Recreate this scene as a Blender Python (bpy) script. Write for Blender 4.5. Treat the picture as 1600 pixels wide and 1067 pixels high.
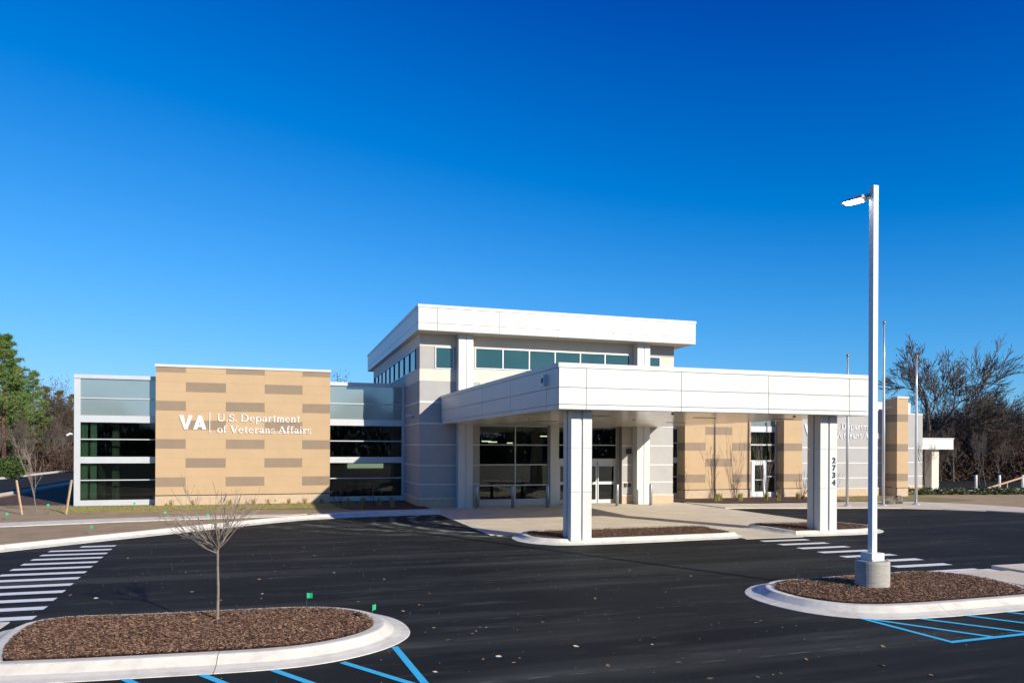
import bpy, bmesh, math, random
import numpy as np
from mathutils import Matrix, Vector
R_ = math.radians
S = bpy.context.scene
for o in list(bpy.data.objects): bpy.data.objects.remove(o)

# ------------------------------------------------------------------ camera
FPX, HZ, CAMH, YAW, ROLL = 1160.0, 700.0, 3.0, R_(17.6), 0.0044
cam = bpy.data.cameras.new('camera')
cam.sensor_fit = 'HORIZONTAL'; cam.sensor_width = 36.0; cam.lens = FPX/1600*36.0
cam.shift_y = (HZ-533.5)/1600.0; cam.clip_start = 0.1; cam.clip_end = 3000
camo = bpy.data.objects.new('camera', cam); S.collection.objects.link(camo)
camo.matrix_world = Matrix.Translation((0, 0, CAMH)) @ Matrix.Rotation(-YAW, 4, 'Z') @ Matrix.Rotation(R_(90), 4, 'X') @ Matrix.Rotation(ROLL, 4, 'Z')
S.camera = camo

# ------------------------------------------------------------------ sky, sun, exposure
SUN_EL = R_(22.0); SX, SY = 0.461, -0.887            # towards the sun, building axes
W = bpy.data.worlds.new('World'); S.world = W; W.use_nodes = True
wn = W.node_tree; wn.nodes.clear()
sky = wn.nodes.new('ShaderNodeTexSky'); sky.sky_type = 'NISHITA'; sky.sun_disc = False
sky.sun_elevation = SUN_EL; sky.sun_rotation = math.atan2(SX, SY)
sky.altitude = 200; sky.air_density = 1.0; sky.dust_density = 0.12; sky.ozone_density = 2.0
bg = wn.nodes.new('ShaderNodeBackground'); bg.inputs['Strength'].default_value = 0.10
wo = wn.nodes.new('ShaderNodeOutputWorld'); sepc = wn.nodes.new('ShaderNodeSeparateColor'); comc = wn.nodes.new('ShaderNodeCombineColor')
wn.links.new(sky.outputs[0], sepc.inputs[0])
def wm(op, a, b):                                      # one tone curve per channel for the whole dome: gain*(x-o)/(1+k*x)
    n = wn.nodes.new('ShaderNodeMath'); n.operation = op
    for i, v in enumerate((a, b)):
        if isinstance(v, float): n.inputs[i].default_value = v
        else: wn.links.new(v, n.inputs[i])
    return n.outputs[0]
for ch, (gain, off, k) in enumerate(((.80, .12, .1), (2.48, .088, 1.6), (6.1, .10, 3.0))):
    x = wm('MULTIPLY', sepc.outputs[ch], .08)
    y = wm('DIVIDE', wm('MULTIPLY', wm('MAXIMUM', wm('SUBTRACT', x, off), .0), gain*7.2), wm('ADD', wm('MULTIPLY', x, k), 1.0))
    wn.links.new(y, comc.inputs[ch])
wn.links.new(comc.outputs[0], bg.inputs[0]); wn.links.new(bg.outputs[0], wo.inputs[0])
sl = bpy.data.lights.new('sun', 'SUN'); sl.energy = 4.5; sl.angle = R_(0.5); sl.color = (1.0, 0.935, 0.80)
so = bpy.data.objects.new('sun', sl); S.collection.objects.link(so)
sdir = Vector((SX*math.cos(SUN_EL), SY*math.cos(SUN_EL), math.sin(SUN_EL)))
so.rotation_euler = sdir.to_track_quat('Z', 'Y').to_euler(); so.location = (20, -20, 30)
S.view_settings.view_transform = 'Standard'; S.view_settings.look = 'None'
S.view_settings.gamma = 1; S.view_settings.use_curve_mapping = False; S.view_settings.exposure = 0.42
S.render.engine = 'CYCLES'

# ------------------------------------------------------------------ helpers
_F = (math.sin(YAW), math.cos(YAW)); _R = (math.cos(YAW), -math.sin(YAW))
def G(x, y, z=0.0):                                   # photo pixel -> point on the level z
    u = (x-800)/FPX; v = (HZ-y)/FPX; u, v = u-ROLL*v, v+ROLL*u
    k = (z-CAMH)/v
    return ((_F[0]+_R[0]*u)*k, (_F[1]+_R[1]*u)*k)
C = S.collection
def tag(o, label=None, cat=None, group=None, kind=None):
    if label: o['label'] = label
    if cat: o['category'] = cat
    if group: o['group'] = group
    if kind: o['kind'] = kind
    return o
def ploc(p):
    v = Vector((0, 0, 0))
    while p is not None: v += p.location; p = p.parent
    return v
def empty(name, loc, label=None, cat=None, group=None, kind=None, rz=0):
    o = bpy.data.objects.new(name, None); C.objects.link(o); o.location = loc; o.rotation_euler = (0, 0, rz)
    o.empty_display_size = 0.2
    return tag(o, label, cat, group, kind)
def link(name, me, parent=None, loc=(0, 0, 0)):
    o = bpy.data.objects.new(name, me); C.objects.link(o); o.location = loc
    if parent: o.parent = parent
    return o
class MB:
    def __init__(s): s.v = []; s.f = []
    def box(s, x0, x1, y0, y1, z0, z1):
        b = len(s.v)
        s.v += [(x0,y0,z0),(x1,y0,z0),(x1,y1,z0),(x0,y1,z0),(x0,y0,z1),(x1,y0,z1),(x1,y1,z1),(x0,y1,z1)]
        s.f += [(b,b+3,b+2,b+1),(b+4,b+5,b+6,b+7),(b,b+1,b+5,b+4),(b+1,b+2,b+6,b+5),(b+2,b+3,b+7,b+6),(b+3,b,b+4,b+7)]
        return s
    def prism(s, poly, z0, z1):                      # poly counter-clockwise
        b = len(s.v); n = len(poly)
        s.v += [(p[0], p[1], z0) for p in poly] + [(p[0], p[1], z1) for p in poly]
        s.f += [tuple(b+n-1-i for i in range(n)), tuple(b+n+i for i in range(n))]
        s.f += [(b+i, b+(i+1) % n, b+n+(i+1) % n, b+n+i) for i in range(n)]
        return s
    def tube(s, pts, rads, k=6, cap=True):
        pts = [Vector(p) for p in pts]; b0 = len(s.v); n = len(pts); ref = None
        for i, p in enumerate(pts):
            t = (pts[min(i+1, n-1)]-pts[max(i-1, 0)])
            if t.length < 1e-9: t = Vector((0, 0, 1))
            t.normalize()
            if ref is None: ref = Vector((1, 0, 0)) if abs(t.x) < 0.8 else Vector((0, 1, 0))
            a = (ref - t*ref.dot(t)).normalized(); c = t.cross(a); ref = a
            for j in range(k):
                w = 2*math.pi*j/k; q = p + (a*math.cos(w)+c*math.sin(w))*rads[i]
                s.v.append((q.x, q.y, q.z))
        for i in range(n-1):
            for j in range(k):
                a = b0+i*k+j; b = b0+i*k+(j+1) % k
                s.f.append((a, b, b+k, a+k))
        if cap:
            s.f.append(tuple(b0+k-1-j for j in range(k))); s.f.append(tuple(b0+(n-1)*k+j for j in range(k)))
        return s
    def lathe(s, cx, cy, prof, k=24):
        return s.tube([(cx, cy, z) for r, z in prof], [r for r, z in prof], k)
    def mesh(s, name, m, smooth=False, off=None):
        me = bpy.data.meshes.new(name)
        v = s.v if off is None else [(a-off[0], b-off[1], c-off[2]) for a, b, c in s.v]
        me.from_pydata(v, [], s.f); me.materials.append(m)
        if smooth: me.polygons.foreach_set('use_smooth', [True]*len(me.polygons))
        me.update(); return me
    def build(s, name, m, parent=None, smooth=False, at=None):
        """verts in world space; the object's origin goes to `at` (or the parent's origin)"""
        p = ploc(parent); org = Vector(at) if at is not None else p
        return link(name, s.mesh(name, m, smooth, org), parent, org-p)
    def local(s, name, m, parent=None, smooth=False):
        return link(name, s.mesh(name, m, smooth), parent)
_bc = {}
def box(name, x0, x1, y0, y1, z0, z1, m, parent=None):
    d = (round(x1-x0, 4), round(y1-y0, 4), round(z1-z0, 4)); key = (d, m.name)
    if key not in _bc:
        h = [a/2 for a in d]; _bc[key] = MB().box(-h[0], h[0], -h[1], h[1], -h[2], h[2]).mesh(name, m)
    c = Vector(((x0+x1)/2, (y0+y1)/2, (z0+z1)/2))
    return link(name, _bc[key], parent, c-ploc(parent))
def copy_tree(o, parent=None):
    c = o.copy(); C.objects.link(c)
    if parent is not None: c.parent = parent
    for ch in list(o.children): copy_tree(ch, c)
    return c
def sheet(name, pts, z, m, label, cat, kind='structure'):
    a = sum(pts[i][0]*pts[(i+1) % len(pts)][1]-pts[(i+1) % len(pts)][0]*pts[i][1] for i in range(len(pts)))
    if a < 0: pts = pts[::-1]
    b = MB(); b.v = [(p[0], p[1], z) for p in pts]; b.f = [tuple(range(len(pts)))]
    return tag(b.build(name, m), label, cat, kind=kind)

# ------------------------------------------------------------------ materials
def nd(nt, t, **kw):
    n = nt.nodes.new(t)
    for k, v in kw.items():
        if k in n.inputs: n.inputs[k].default_value = v
        else: setattr(n, k, v)
    return n
def mat(name, col, rough=.6, col2=None, scale=3., detail=5., bump=0., bscale=60., rnd=0., metallic=0., spec=.5, stretch=None, lo=.35, hi=.65):
    m = bpy.data.materials.new(name); m.use_nodes = True; nt = m.node_tree; nt.nodes.clear()
    p = nd(nt, 'ShaderNodeBsdfPrincipled', Roughness=rough, Metallic=metallic); p.inputs['Specular IOR Level'].default_value = spec
    out = nd(nt, 'ShaderNodeOutputMaterial'); nt.links.new(p.outputs[0], out.inputs[0])
    geo = nd(nt, 'ShaderNodeNewGeometry'); vec = geo.outputs['Position']
    if stretch:
        mp = nd(nt, 'ShaderNodeMapping', Scale=stretch); nt.links.new(vec, mp.inputs[0]); vec = mp.outputs[0]
    c4 = (*col, 1); last = None
    if col2 is not None:
        n = nd(nt, 'ShaderNodeTexNoise', Scale=scale, Detail=detail, Roughness=.62); nt.links.new(vec, n.inputs['Vector'])
        r = nd(nt, 'ShaderNodeValToRGB'); r.color_ramp.elements[0].position = lo; r.color_ramp.elements[1].position = hi
        r.color_ramp.elements[0].color = c4; r.color_ramp.elements[1].color = (*col2, 1)
        nt.links.new(n.outputs[0], r.inputs[0]); last = r.outputs[0]
    if rnd > 0:
        oi = nd(nt, 'ShaderNodeObjectInfo'); mr = nd(nt, 'ShaderNodeMapRange'); mr.inputs['To Min'].default_value = 1-rnd; mr.inputs['To Max'].default_value = 1+rnd
        nt.links.new(oi.outputs['Random'], mr.inputs[0])
        h = nd(nt, 'ShaderNodeHueSaturation'); nt.links.new(mr.outputs[0], h.inputs['Value'])
        if last: nt.links.new(last, h.inputs['Color'])
        else: h.inputs['Color'].default_value = c4
        last = h.outputs[0]
    if last: nt.links.new(last, p.inputs['Base Color'])
    else: p.inputs['Base Color'].default_value = c4
    if bump > 0:
        n2 = nd(nt, 'ShaderNodeTexNoise', Scale=bscale, Detail=4.); nt.links.new(vec, n2.inputs['Vector'])
        b = nd(nt, 'ShaderNodeBump', Strength=bump, Distance=.02); nt.links.new(n2.outputs[0], b.inputs['Height']); nt.links.new(b.outputs[0], p.inputs['Normal'])
    return m
def glass(name, tint, ior=1.5, rough=.0):
    m = bpy.data.materials.new(name); m.use_nodes = True; nt = m.node_tree; nt.nodes.clear()
    tr = nd(nt, 'ShaderNodeBsdfTransparent', Color=(*tint, 1)); gl = nd(nt, 'ShaderNodeBsdfGlossy', Roughness=rough, Color=(1, 1, 1, 1))
    fr = nd(nt, 'ShaderNodeFresnel', IOR=ior); mx = nd(nt, 'ShaderNodeMixShader'); out = nd(nt, 'ShaderNodeOutputMaterial')
    # slightly uneven panes, so reflections waver
    geo = nd(nt, 'ShaderNodeNewGeometry'); n = nd(nt, 'ShaderNodeTexNoise', Scale=.9, Detail=1.); b = nd(nt, 'ShaderNodeBump', Strength=.05, Distance=.05)
    nt.links.new(geo.outputs['Position'], n.inputs['Vector']); nt.links.new(n.outputs[0], b.inputs['Height']); nt.links.new(b.outputs[0], gl.inputs['Normal'])
    nt.links.new(fr.outputs[0], mx.inputs[0]); nt.links.new(tr.outputs[0], mx.inputs[1]); nt.links.new(gl.outputs[0], mx.inputs[2]); nt.links.new(mx.outputs[0], out.inputs[0])
    return m
def emit(name, col, st):
    m = bpy.data.materials.new(name); m.use_nodes = True; nt = m.node_tree; nt.nodes.clear()
    e = nd(nt, 'ShaderNodeEmission', Color=(*col, 1), Strength=st); out = nd(nt, 'ShaderNodeOutputMaterial'); nt.links.new(e.outputs[0], out.inputs[0]); return m

M = {}
M['white'] = mat('white_metal_panel', (.59, .585, .555), .40, (.52, .515, .485), scale=2.0, detail=8, lo=.5, hi=.85, rnd=.018, stretch=(1, 1, .18), bump=.10, bscale=1.5)
M['cream'] = mat('cream_render', (.64, .58, .485), .8, (.61, .55, .46), scale=2, bump=.15, bscale=250)
M['white_render'] = mat('white_band', (.66, .64, .61), .7, (.62, .60, .57), scale=3, bump=.1, bscale=200)
M['grey'] = mat('grey_render', (.40, .38, .365), .85, (.375, .355, .34), scale=1.7, bump=.2, bscale=260, rnd=.01)
M['core'] = mat('joint_backing', (.20, .19, .18), .9)
M['tan'] = mat('tan_block', (.50, .345, .20), .88, (.475, .325, .188), scale=1.3, bump=.25, bscale=140, rnd=.008)
M['brown'] = mat('brown_block', (.28, .205, .14), .88, (.26, .19, .13), scale=1.6, bump=.25, bscale=140, rnd=.03)
M['tan_joint'] = mat('tan_joint', (.50, .345, .205), .95)
M['stone'] = mat('base_stone', (.56, .42, .285), .9, (.49, .36, .24), scale=6, bump=.5, bscale=70, rnd=.04)
M['reveal'] = mat('dark_reveal', (.03, .03, .03), .7)
M['alu'] = mat('white_aluminium', (.54, .55, .56), .42, (.50, .51, .52), scale=2, metallic=.15)
M['spandrel'] = mat('grey_green_spandrel_glass', (.31, .38, .38), .06, (.29, .36, .36), scale=.8, spec=.8, metallic=.38)
M['teal'] = mat('teal_tinted_glass', (.018, .065, .070), .03, (.022, .078, .082), scale=.7, spec=.9, bump=.02, bscale=.8)
M['glass'] = glass('tinted_window_glass', (.43, .50, .45))
M['soffit'] = mat('metal_soffit', (.74, .69, .61), .20, (.68, .63, .55), scale=2, metallic=.25, bump=.12, bscale=1.6, spec=.6)
M['roof'] = mat('roof_membrane', (.5, .5, .5), .9, (.42, .42, .42), scale=2)
M['inwall'] = mat('interior_wall', (.30, .32, .29), .9)
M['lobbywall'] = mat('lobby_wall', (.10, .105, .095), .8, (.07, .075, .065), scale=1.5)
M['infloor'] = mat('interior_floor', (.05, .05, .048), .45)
M['inceil'] = mat('interior_ceiling', (.30, .31, .29), .9)
M['blind'] = mat('pale_green_blind', (.55, .72, .60), .8)
M['wood'] = mat('interior_wood', (.20, .12, .06), .5, (.14, .08, .04), scale=6)
M['lamp'] = emit('lit_tube', (1, .95, .70), 3.0)
M['dimlit'] = emit('dim_glow', (1, .97, .78), .9)
M['led'] = emit('lit_led', (1, .97, .92), 22.0)
M['letter'] = mat('white_letter', (.74, .74, .73), .5)
M['navy'] = mat('navy_numeral', (.02, .035, .075), .5)
M['steel'] = mat('galvanised_steel', (.42, .43, .44), .42, (.34, .35, .36), scale=8, metallic=.6)
M['polesilver'] = mat('brushed_pole', (.62, .62, .62), .35, metallic=.55)
M['lampwhite'] = mat('white_powder_coat', (.66, .66, .65), .35)
M['black'] = mat('black_plastic', (.02, .02, .022), .5)
M['gold'] = mat('finial_gold', (.45, .28, .10), .35, metallic=.8)
M['stake'] = mat('raw_wood_stake', (.55, .38, .22), .85, (.42, .28, .15), scale=9)
M['flag'] = mat('green_flag', (.0, .42, .16), .6)
M['flagwire'] = mat('flag_wire', (.25, .25, .25), .4, metallic=.8)
M['conc'] = mat('kerb_concrete', (.74, .685, .58), .9, (.48, .43, .35), scale=2.6, detail=9, lo=.45, hi=.85, bump=.35, bscale=90, rnd=.03)
M['pave'] = mat('entry_concrete', (.74, .63, .475), .9, (.63, .53, .395), scale=.9, detail=9, bump=.2, bscale=120, rnd=.02)
M['pier'] = mat('cast_concrete_pier', (.46, .42, .37), .9, (.34, .31, .27), scale=5, detail=8, bump=.4, bscale=60, stretch=(1, 1, 5))
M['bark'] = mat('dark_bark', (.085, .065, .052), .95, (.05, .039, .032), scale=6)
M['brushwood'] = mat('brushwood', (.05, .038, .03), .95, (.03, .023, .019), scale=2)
M['bark_light'] = mat('grey_bark', (.25, .20, .165), .9, (.15, .12, .095), scale=12)
M['twig_red'] = mat('reddish_twig', (.16, .095, .07), .9, (.11, .065, .05), scale=9)
M['bark_pale'] = mat('pale_bark', (.17, .14, .115), .9, (.10, .082, .068), scale=7)
M['bark_pine'] = mat('pine_bark', (.20, .10, .06), .95, (.11, .06, .04), scale=5)
M['needle'] = mat('pine_needle', (.075, .165, .032), .75, (.17, .205, .045), scale=.6)
M['needle2'] = mat('cedar_needle', (.10, .125, .028), .8, (.17, .155, .045), scale=.5)
M['leafbrown'] = mat('dead_leaf', (.085, .042, .025), .85, (.05, .03, .02), scale=.7)
M['leaforange'] = mat('rust_leaf', (.17, .07, .03), .85, (.09, .042, .025), scale=.7)
M['leafdry'] = mat('fallen_leaf_brown', (.36, .21, .09), .8, rnd=.35)
M['leafpale'] = mat('fallen_leaf_pale', (.55, .47, .33), .8, rnd=.2)
M['shrub'] = mat('evergreen_leaf', (.035, .075, .012), .7, (.06, .09, .015), scale=1.5)
M['straw'] = mat('dry_ornamental_grass', (.42, .30, .13), .85, (.30, .22, .09), scale=4)
M['strawgreen'] = mat('yellow_green_grass', (.34, .31, .08), .8, (.30, .24, .08), scale=4)
M['paint'] = mat('white_road_paint', (.80, .79, .76), .75, (.55, .55, .53), scale=7, detail=10, lo=.55, hi=.85)
M['blue'] = mat('blue_road_paint', (.05, .53, .82), .65, (.03, .43, .70), scale=7, detail=10, lo=.5, hi=.8)
M['boulder'] = mat('boulder_stone', (.20, .165, .125), .95, (.05, .045, .04), scale=5, bump=.6, bscale=20)

def mk_asphalt():
    m = bpy.data.materials.new('fresh_asphalt'); m.use_nodes = True; nt = m.node_tree; nt.nodes.clear(); L = nt.links
    p = nd(nt, 'ShaderNodeBsdfPrincipled', Roughness=.8); p.inputs['Specular IOR Level'].default_value = .22
    out = nd(nt, 'ShaderNodeOutputMaterial'); L.new(p.outputs[0], out.inputs[0])
    pos = nd(nt, 'ShaderNodeNewGeometry').outputs['Position']
    def noise(sc, det=6, rough=.6, st=None, rot=0):
        v = pos
        if st:
            mp = nd(nt, 'ShaderNodeMapping', Scale=st); mp.inputs['Rotation'].default_value = (0, 0, rot); L.new(v, mp.inputs[0]); v = mp.outputs[0]
        n = nd(nt, 'ShaderNodeTexNoise', Scale=sc, Detail=det, Roughness=rough); L.new(v, n.inputs['Vector']); return n.outputs[0]
    def rng(v, a, b, c, d):
        r = nd(nt, 'ShaderNodeMapRange'); r.inputs[1].default_value = a; r.inputs[2].default_value = b; r.inputs[3].default_value = c; r.inputs[4].default_value = d; L.new(v, r.inputs[0]); return r.outputs[0]
    def mth(op, a, b=None):
        n = nd(nt, 'ShaderNodeMath', operation=op)
        for i, v in enumerate((a, b)):
            if v is None: continue
            if isinstance(v, (int, float)): n.inputs[i].default_value = v
            else: L.new(v, n.inputs[i])
        return n.outputs[0]
    big = rng(noise(.35, 5), .3, .7, .0, 1.0)
    grain = rng(noise(120, 2), .3, .75, .75, 1.35)
    speck = rng(noise(260, 1), .70, .78, 0, .16)
    # dusty turning marks: arcs about a point where cars swing in to the entrance
    sep = nd(nt, 'ShaderNodeSeparateXYZ'); L.new(pos, sep.inputs[0])
    def arcs(cx, cy, r0, wd, amp, fr):
        dx = mth('SUBTRACT', sep.outputs[0], cx); dy = mth('SUBTRACT', sep.outputs[1], cy)
        d = mth('SQRT', mth('ADD', mth('MULTIPLY', dx, dx), mth('MULTIPLY', dy, dy)))
        d = mth('ADD', d, rng(noise(.8, 3), 0, 1, -.35, .35))
        band = mth('SINE', mth('MULTIPLY', d, fr)); band = rng(band, .1, 1., 0, 1)
        fall = rng(mth('ABSOLUTE', mth('SUBTRACT', d, r0)), 0, wd, 1, 0)
        return mth('MULTIPLY', mth('MULTIPLY', band, fall), mth('MULTIPLY', rng(noise(1.5, 7), .42, .72, 0, 1), amp))
    dust = mth('ADD', arcs(10.6, 30.2, 5.6, 2.3, .60, 7.5), arcs(9.0, 34.5, 9.2, 2.6, .20, 5.0))
    drag = mth('MULTIPLY', rng(noise(2.2, 8, .7, (.16, 1., 1.), .12), .56, .80, 0, 1), .07)
    lanes = mth('MULTIPLY', rng(noise(1.2, 6, .6, (.05, .7, 1.)), .5, .75, 0, 1), .05)
    # paving seams every 3.4 m, wavering
    yy = mth('ADD', sep.outputs[1], rng(noise(.5, 4), 0, 1, -.09, .09))
    fracy = mth('ABSOLUTE', mth('SUBTRACT', mth('FRACT', mth('DIVIDE', mth('SUBTRACT', yy, .68), 3.4)), .5))
    seam = mth('MULTIPLY', rng(fracy, 0, .009, 1, 0), mth('MULTIPLY', rng(noise(3, 6), .45, .65, 0, 1), .11))
    base = mth('MULTIPLY', mth('ADD', mth('MULTIPLY', big, .011), .0065), grain)
    val = mth('ADD', mth('ADD', base, speck), mth('ADD', mth('ADD', dust, drag), mth('ADD', lanes, seam)))
    cmb = nd(nt, 'ShaderNodeCombineColor'); L.new(mth('MULTIPLY', val, .95), cmb.inputs[0]); L.new(mth('MULTIPLY', val, .98), cmb.inputs[1]); L.new(mth('MULTIPLY', val, .78), cmb.inputs[2])
    L.new(cmb.outputs[0], p.inputs['Base Color'])
    b = nd(nt, 'ShaderNodeBump', Strength=.5, Distance=.01); L.new(noise(180, 3), b.inputs['Height']); L.new(b.outputs[0], p.inputs['Normal'])
    return m
M['asphalt'] = mk_asphalt()
M['soil'] = mat('dormant_lawn_soil', (.33, .225, .12), .95, (.43, .305, .17), scale=1.1, detail=9, bump=.8, bscale=25)
M['grassdry'] = mat('thin_grass_strip', (.30, .235, .10), .95, (.19, .18, .055), scale=1.6, detail=8, bump=.8, bscale=40)
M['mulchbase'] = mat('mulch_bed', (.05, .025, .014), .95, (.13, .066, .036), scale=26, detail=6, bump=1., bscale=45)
M['mulchchip'] = mat('mulch_chip', (.22, .105, .054), .9, (.07, .034, .019), scale=30)
M['mulchchip2'] = mat('mulch_chip_pale', (.46, .28, .16), .9, (.26, .145, .08), scale=30)

# ------------------------------------------------------------------ the ground
LAWN_L = .09
sheet('ground', [(-400, -300), (500, -300), (500, 700), (-400, 700)], -.03, M['soil'], 'brown dormant earth reaching away to the horizon', 'ground')
sheet('asphalt', [(-60, -60), (90, -60), (90, 44), (-60, 44)], 0.0, M['asphalt'], 'fresh black asphalt of the drive and car park', 'asphalt')
curbback = [(-40, 4), (-24, 12.5), (-14, 19.2), (-10, 22.6), (-7.61, 24.95), (-5.85, 26.55), (-3.96, 28.21), (-1.9, 30.1), (.46, 32.0), (2.0, 32.68), (3.44, 33.08), (5.74, 33.33), (7.1, 33.45)]
def smooth(pts, n=4):
    out = []
    for i in range(len(pts)-1):
        p0 = pts[max(i-1, 0)]; p1 = pts[i]; p2 = pts[i+1]; p3 = pts[min(i+2, len(pts)-1)]
        for k in range(n):
            t = k/n
            out.append(tuple(.5*((2*p1[a]) + (-p0[a]+p2[a])*t + (2*p0[a]-5*p1[a]+4*p2[a]-p3[a])*t*t + (-p0[a]+3*p1[a]-3*p2[a]+p3[a])*t**3) for a in (0, 1)))
    out.append(pts[-1]); return out
cb = smooth(curbback)
sheet('lawn', cb + [(7.1, 36.5), (7.3, 140), (-120, 140), (-120, 4)], LAWN_L, M['soil'], 'bare brown lawn beside the long white kerb and crosswalk', 'lawn')
sheet('grass_strip', [(-9.6, 36.9), (-5.7, 37.2), (-1, 36.6), (4.5, 35.2), (4.5, 40.6), (-9.6, 40.9)], LAWN_L+.006, M['grassdry'], 'thin green and brown grass strip along the foot of the sign wall', 'grass')
sheet('bed_or_shade_sheet', [(3.3, 35.3), (6.9, 34.55), (7.05, 36.55), (6.8, 37), (6.8, 40.9), (2.75, 40.9), (2.75, 37.2)], LAWN_L+.012, M['mulchbase'], 'dark planting bed in the shaded corner beside the grey tower', 'bed')
sheet('bed_or_shade_sheet', [(-14.7, 42.5), (-9.6, 41.6), (-9.6, 78), (-14.7, 78)], LAWN_L+.01, M['mulchbase'], 'dark sheet painting the building shade along the end of the sign wing', 'bed')  # added dark sheet: the building's shade on the lawn, put into the colour
# left walk: its slabs are told apart by joints
def walkstrip(name, near, far, z, m, label, piece=1.5, kind='structure'):
    root = empty(name, (near[0][0], near[0][1], 0), label, 'path', kind=kind)
    nn, ff = smooth(near, 6), smooth(far, 6)
    def resamp(P, n):
        P = np.array(P); d = np.r_[0, np.cumsum(np.hypot(*np.diff(P, axis=0).T))]; t = np.linspace(0, d[-1], n+1)
        return list(zip(np.interp(t, d, P[:, 0]), np.interp(t, d, P[:, 1])))
    L = sum(math.dist(nn[i], nn[i+1]) for i in range(len(nn)-1)); n = max(2, int(L/piece))
    a, b = resamp(nn, n), resamp(ff, n)
    for i in range(n):
        g = .006
        def lp(p, q, t): return (p[0]+(q[0]-p[0])*t, p[1]+(q[1]-p[1])*t)
        quad = [lp(a[i], a[i+1], g), lp(a[i], a[i+1], 1-g), lp(b[i], b[i+1], 1-g), lp(b[i], b[i+1], g)]
        ar = sum(quad[k][0]*quad[(k+1) % 4][1]-quad[(k+1) % 4][0]*quad[k][1] for k in range(4))
        if ar < 0: quad = quad[::-1]
        MB().prism(quad, z-.12, z).build('slab', m, root)
    return root
walkstrip('sidewalk', [(-24, 25.5), (-15, 29.4), (-9.44, 30.92), (-6.64, 31.59), (-4.47, 32.05), (-1.2, 32.45), (.5, 32.6)], [(-24.8, 27), (-15.4, 30.9), (-9.91, 32.47), (-6.99, 33.2), (-4.7, 33.55), (-1.4, 33.62), (1.3, 33.45)], LAWN_L+.02, M['conc'], 'pale concrete sidewalk crossing the brown lawn before the sign wall')
walkstrip('sidewalk', [(1.2, 32.65), (3.44, 33.2), (5.74, 33.45), (7.12, 33.55)], [(1.6, 33.45), (3.5, 34.2), (5.74, 34.5), (7.12, 34.6)], LAWN_L+.024, M['conc'], 'concrete sidewalk in shade between the kerb and the dark planting bed')

CURB = [(0, .0), (0, .150), (.13, .155), (.17, .150), (.24, .105), (.33, .050), (.45, .024), (.58, .008), (.60, -.02)]
def kerb(name, pts, label, closed=False, prof=CURB, side=1, piece=3.0, dens=5, hk=None):
    """sweep along pts; side=1 pushes the profile to the left of travel"""
    root = empty(name, (pts[0][0], pts[0][1], 0), label, 'kerb', kind='structure')
    P = smooth(list(pts)+([pts[0]] if closed else []), dens) if dens > 1 else list(pts)
    P = np.array(P); n = len(P)
    T = np.gradient(P, axis=0)
    if closed: T[0] = T[-1] = (P[1]-P[0])+(P[-1]-P[-2])
    T /= np.linalg.norm(T, axis=1)[:, None]; N = np.c_[-T[:, 1], T[:, 0]]*side
    d = np.r_[0, np.cumsum(np.hypot(*np.diff(P, axis=0).T))]
    cuts = [0]
    for i in range(1, n-1):
        if d[i]-d[cuts[-1]] >= piece and d[-1]-d[i] > piece*.5: cuts.append(i)
    cuts.append(n-1)
    for a, b in zip(cuts[:-1], cuts[1:]):
        mb = MB(); k = len(prof); idx = list(range(a, b+1))
        for j, i in enumerate(idx):
            p = P[i].copy()
            if j == 0 and not (i == 0 and not closed): p = p+T[i]*.006
            if j == len(idx)-1 and not (i == n-1 and not closed): p = p-T[i]*.006
            for off, z in prof:
                zz = z if hk is None else z*hk(d[i]/d[-1])
                q = p+N[i]*off; mb.v.append((q[0], q[1], zz))
        for j in range(len(idx)-1):
            for c in range(k-1):
                f = (j*k+c, j*k+c+1, (j+1)*k+c+1, (j+1)*k+c)
                mb.f.append(f if side < 0 else f[::-1])
        e = (len(idx)-1)*k
        mb.f.append(tuple(range(k)) if side > 0 else tuple(range(k))[::-1]); mb.f.append(tuple(e+c for c in range(k))[::-1] if side > 0 else tuple(e+c for c in range(k)))
        mb.build('kerb_section', M['conc'], root)
    return root
kerb('kerb', curbback, 'long white concrete kerb curving past the sign wall to the entrance', side=-1)

# entry pavement: slabs
pv = empty('entry_pavement', (14, 30, 0), 'beige concrete pavement under the canopy in front of the doors', 'pavement', kind='structure')
xs = [7.2, 9.6, 12.0, 14.4, 16.8, 19.2, 21.55]; ys = [24.3, 26.9, 29.6, 32.3, 35.0, 37.2]
for i in range(6):
    for j in range(5): box('slab', xs[i]+.006, xs[i+1]-.006, ys[j]+.006, ys[j+1]-.006, -.1, .014, M['pave'], pv)
box('slab', 14.95, 17.25, 21.25, 24.29, -.1, .012, M['pave'], pv)
box('edge_band', 7.02, 7.19, 24.6, 33.0, -.1, .016, M['conc'], pv)
walkstrip('sidewalk', [(21.57, 32.42), (22.4, 32.3), (25.68, 31.34), (29, 30.65), (31.2, 29.7), (33.0, 28.0), (34.03, 26.39), (35.6, 21), (38.5, 12)],
          [(21.57, 36.4), (22.4, 35.2), (25.8, 34.4), (29.8, 34.3), (34.5, 33.7), (36.2, 31.3), (36.93, 28.64), (38.6, 22), (41.5, 13)], .05, M['pave'], 'beige sidewalk curving past the three flagpoles', piece=1.8)
sheet('lawn', [(29.8, 34.32), (34.5, 33.72), (36.2, 31.32), (36.93, 28.66), (38.6, 22), (41.5, 13), (60, -20), (140, -20), (140, 140), (20, 140), (20.9, 39), (29, 38.5)], .042, M['soil'], 'bare brown lawn beyond the flagpoles', 'lawn')
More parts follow.
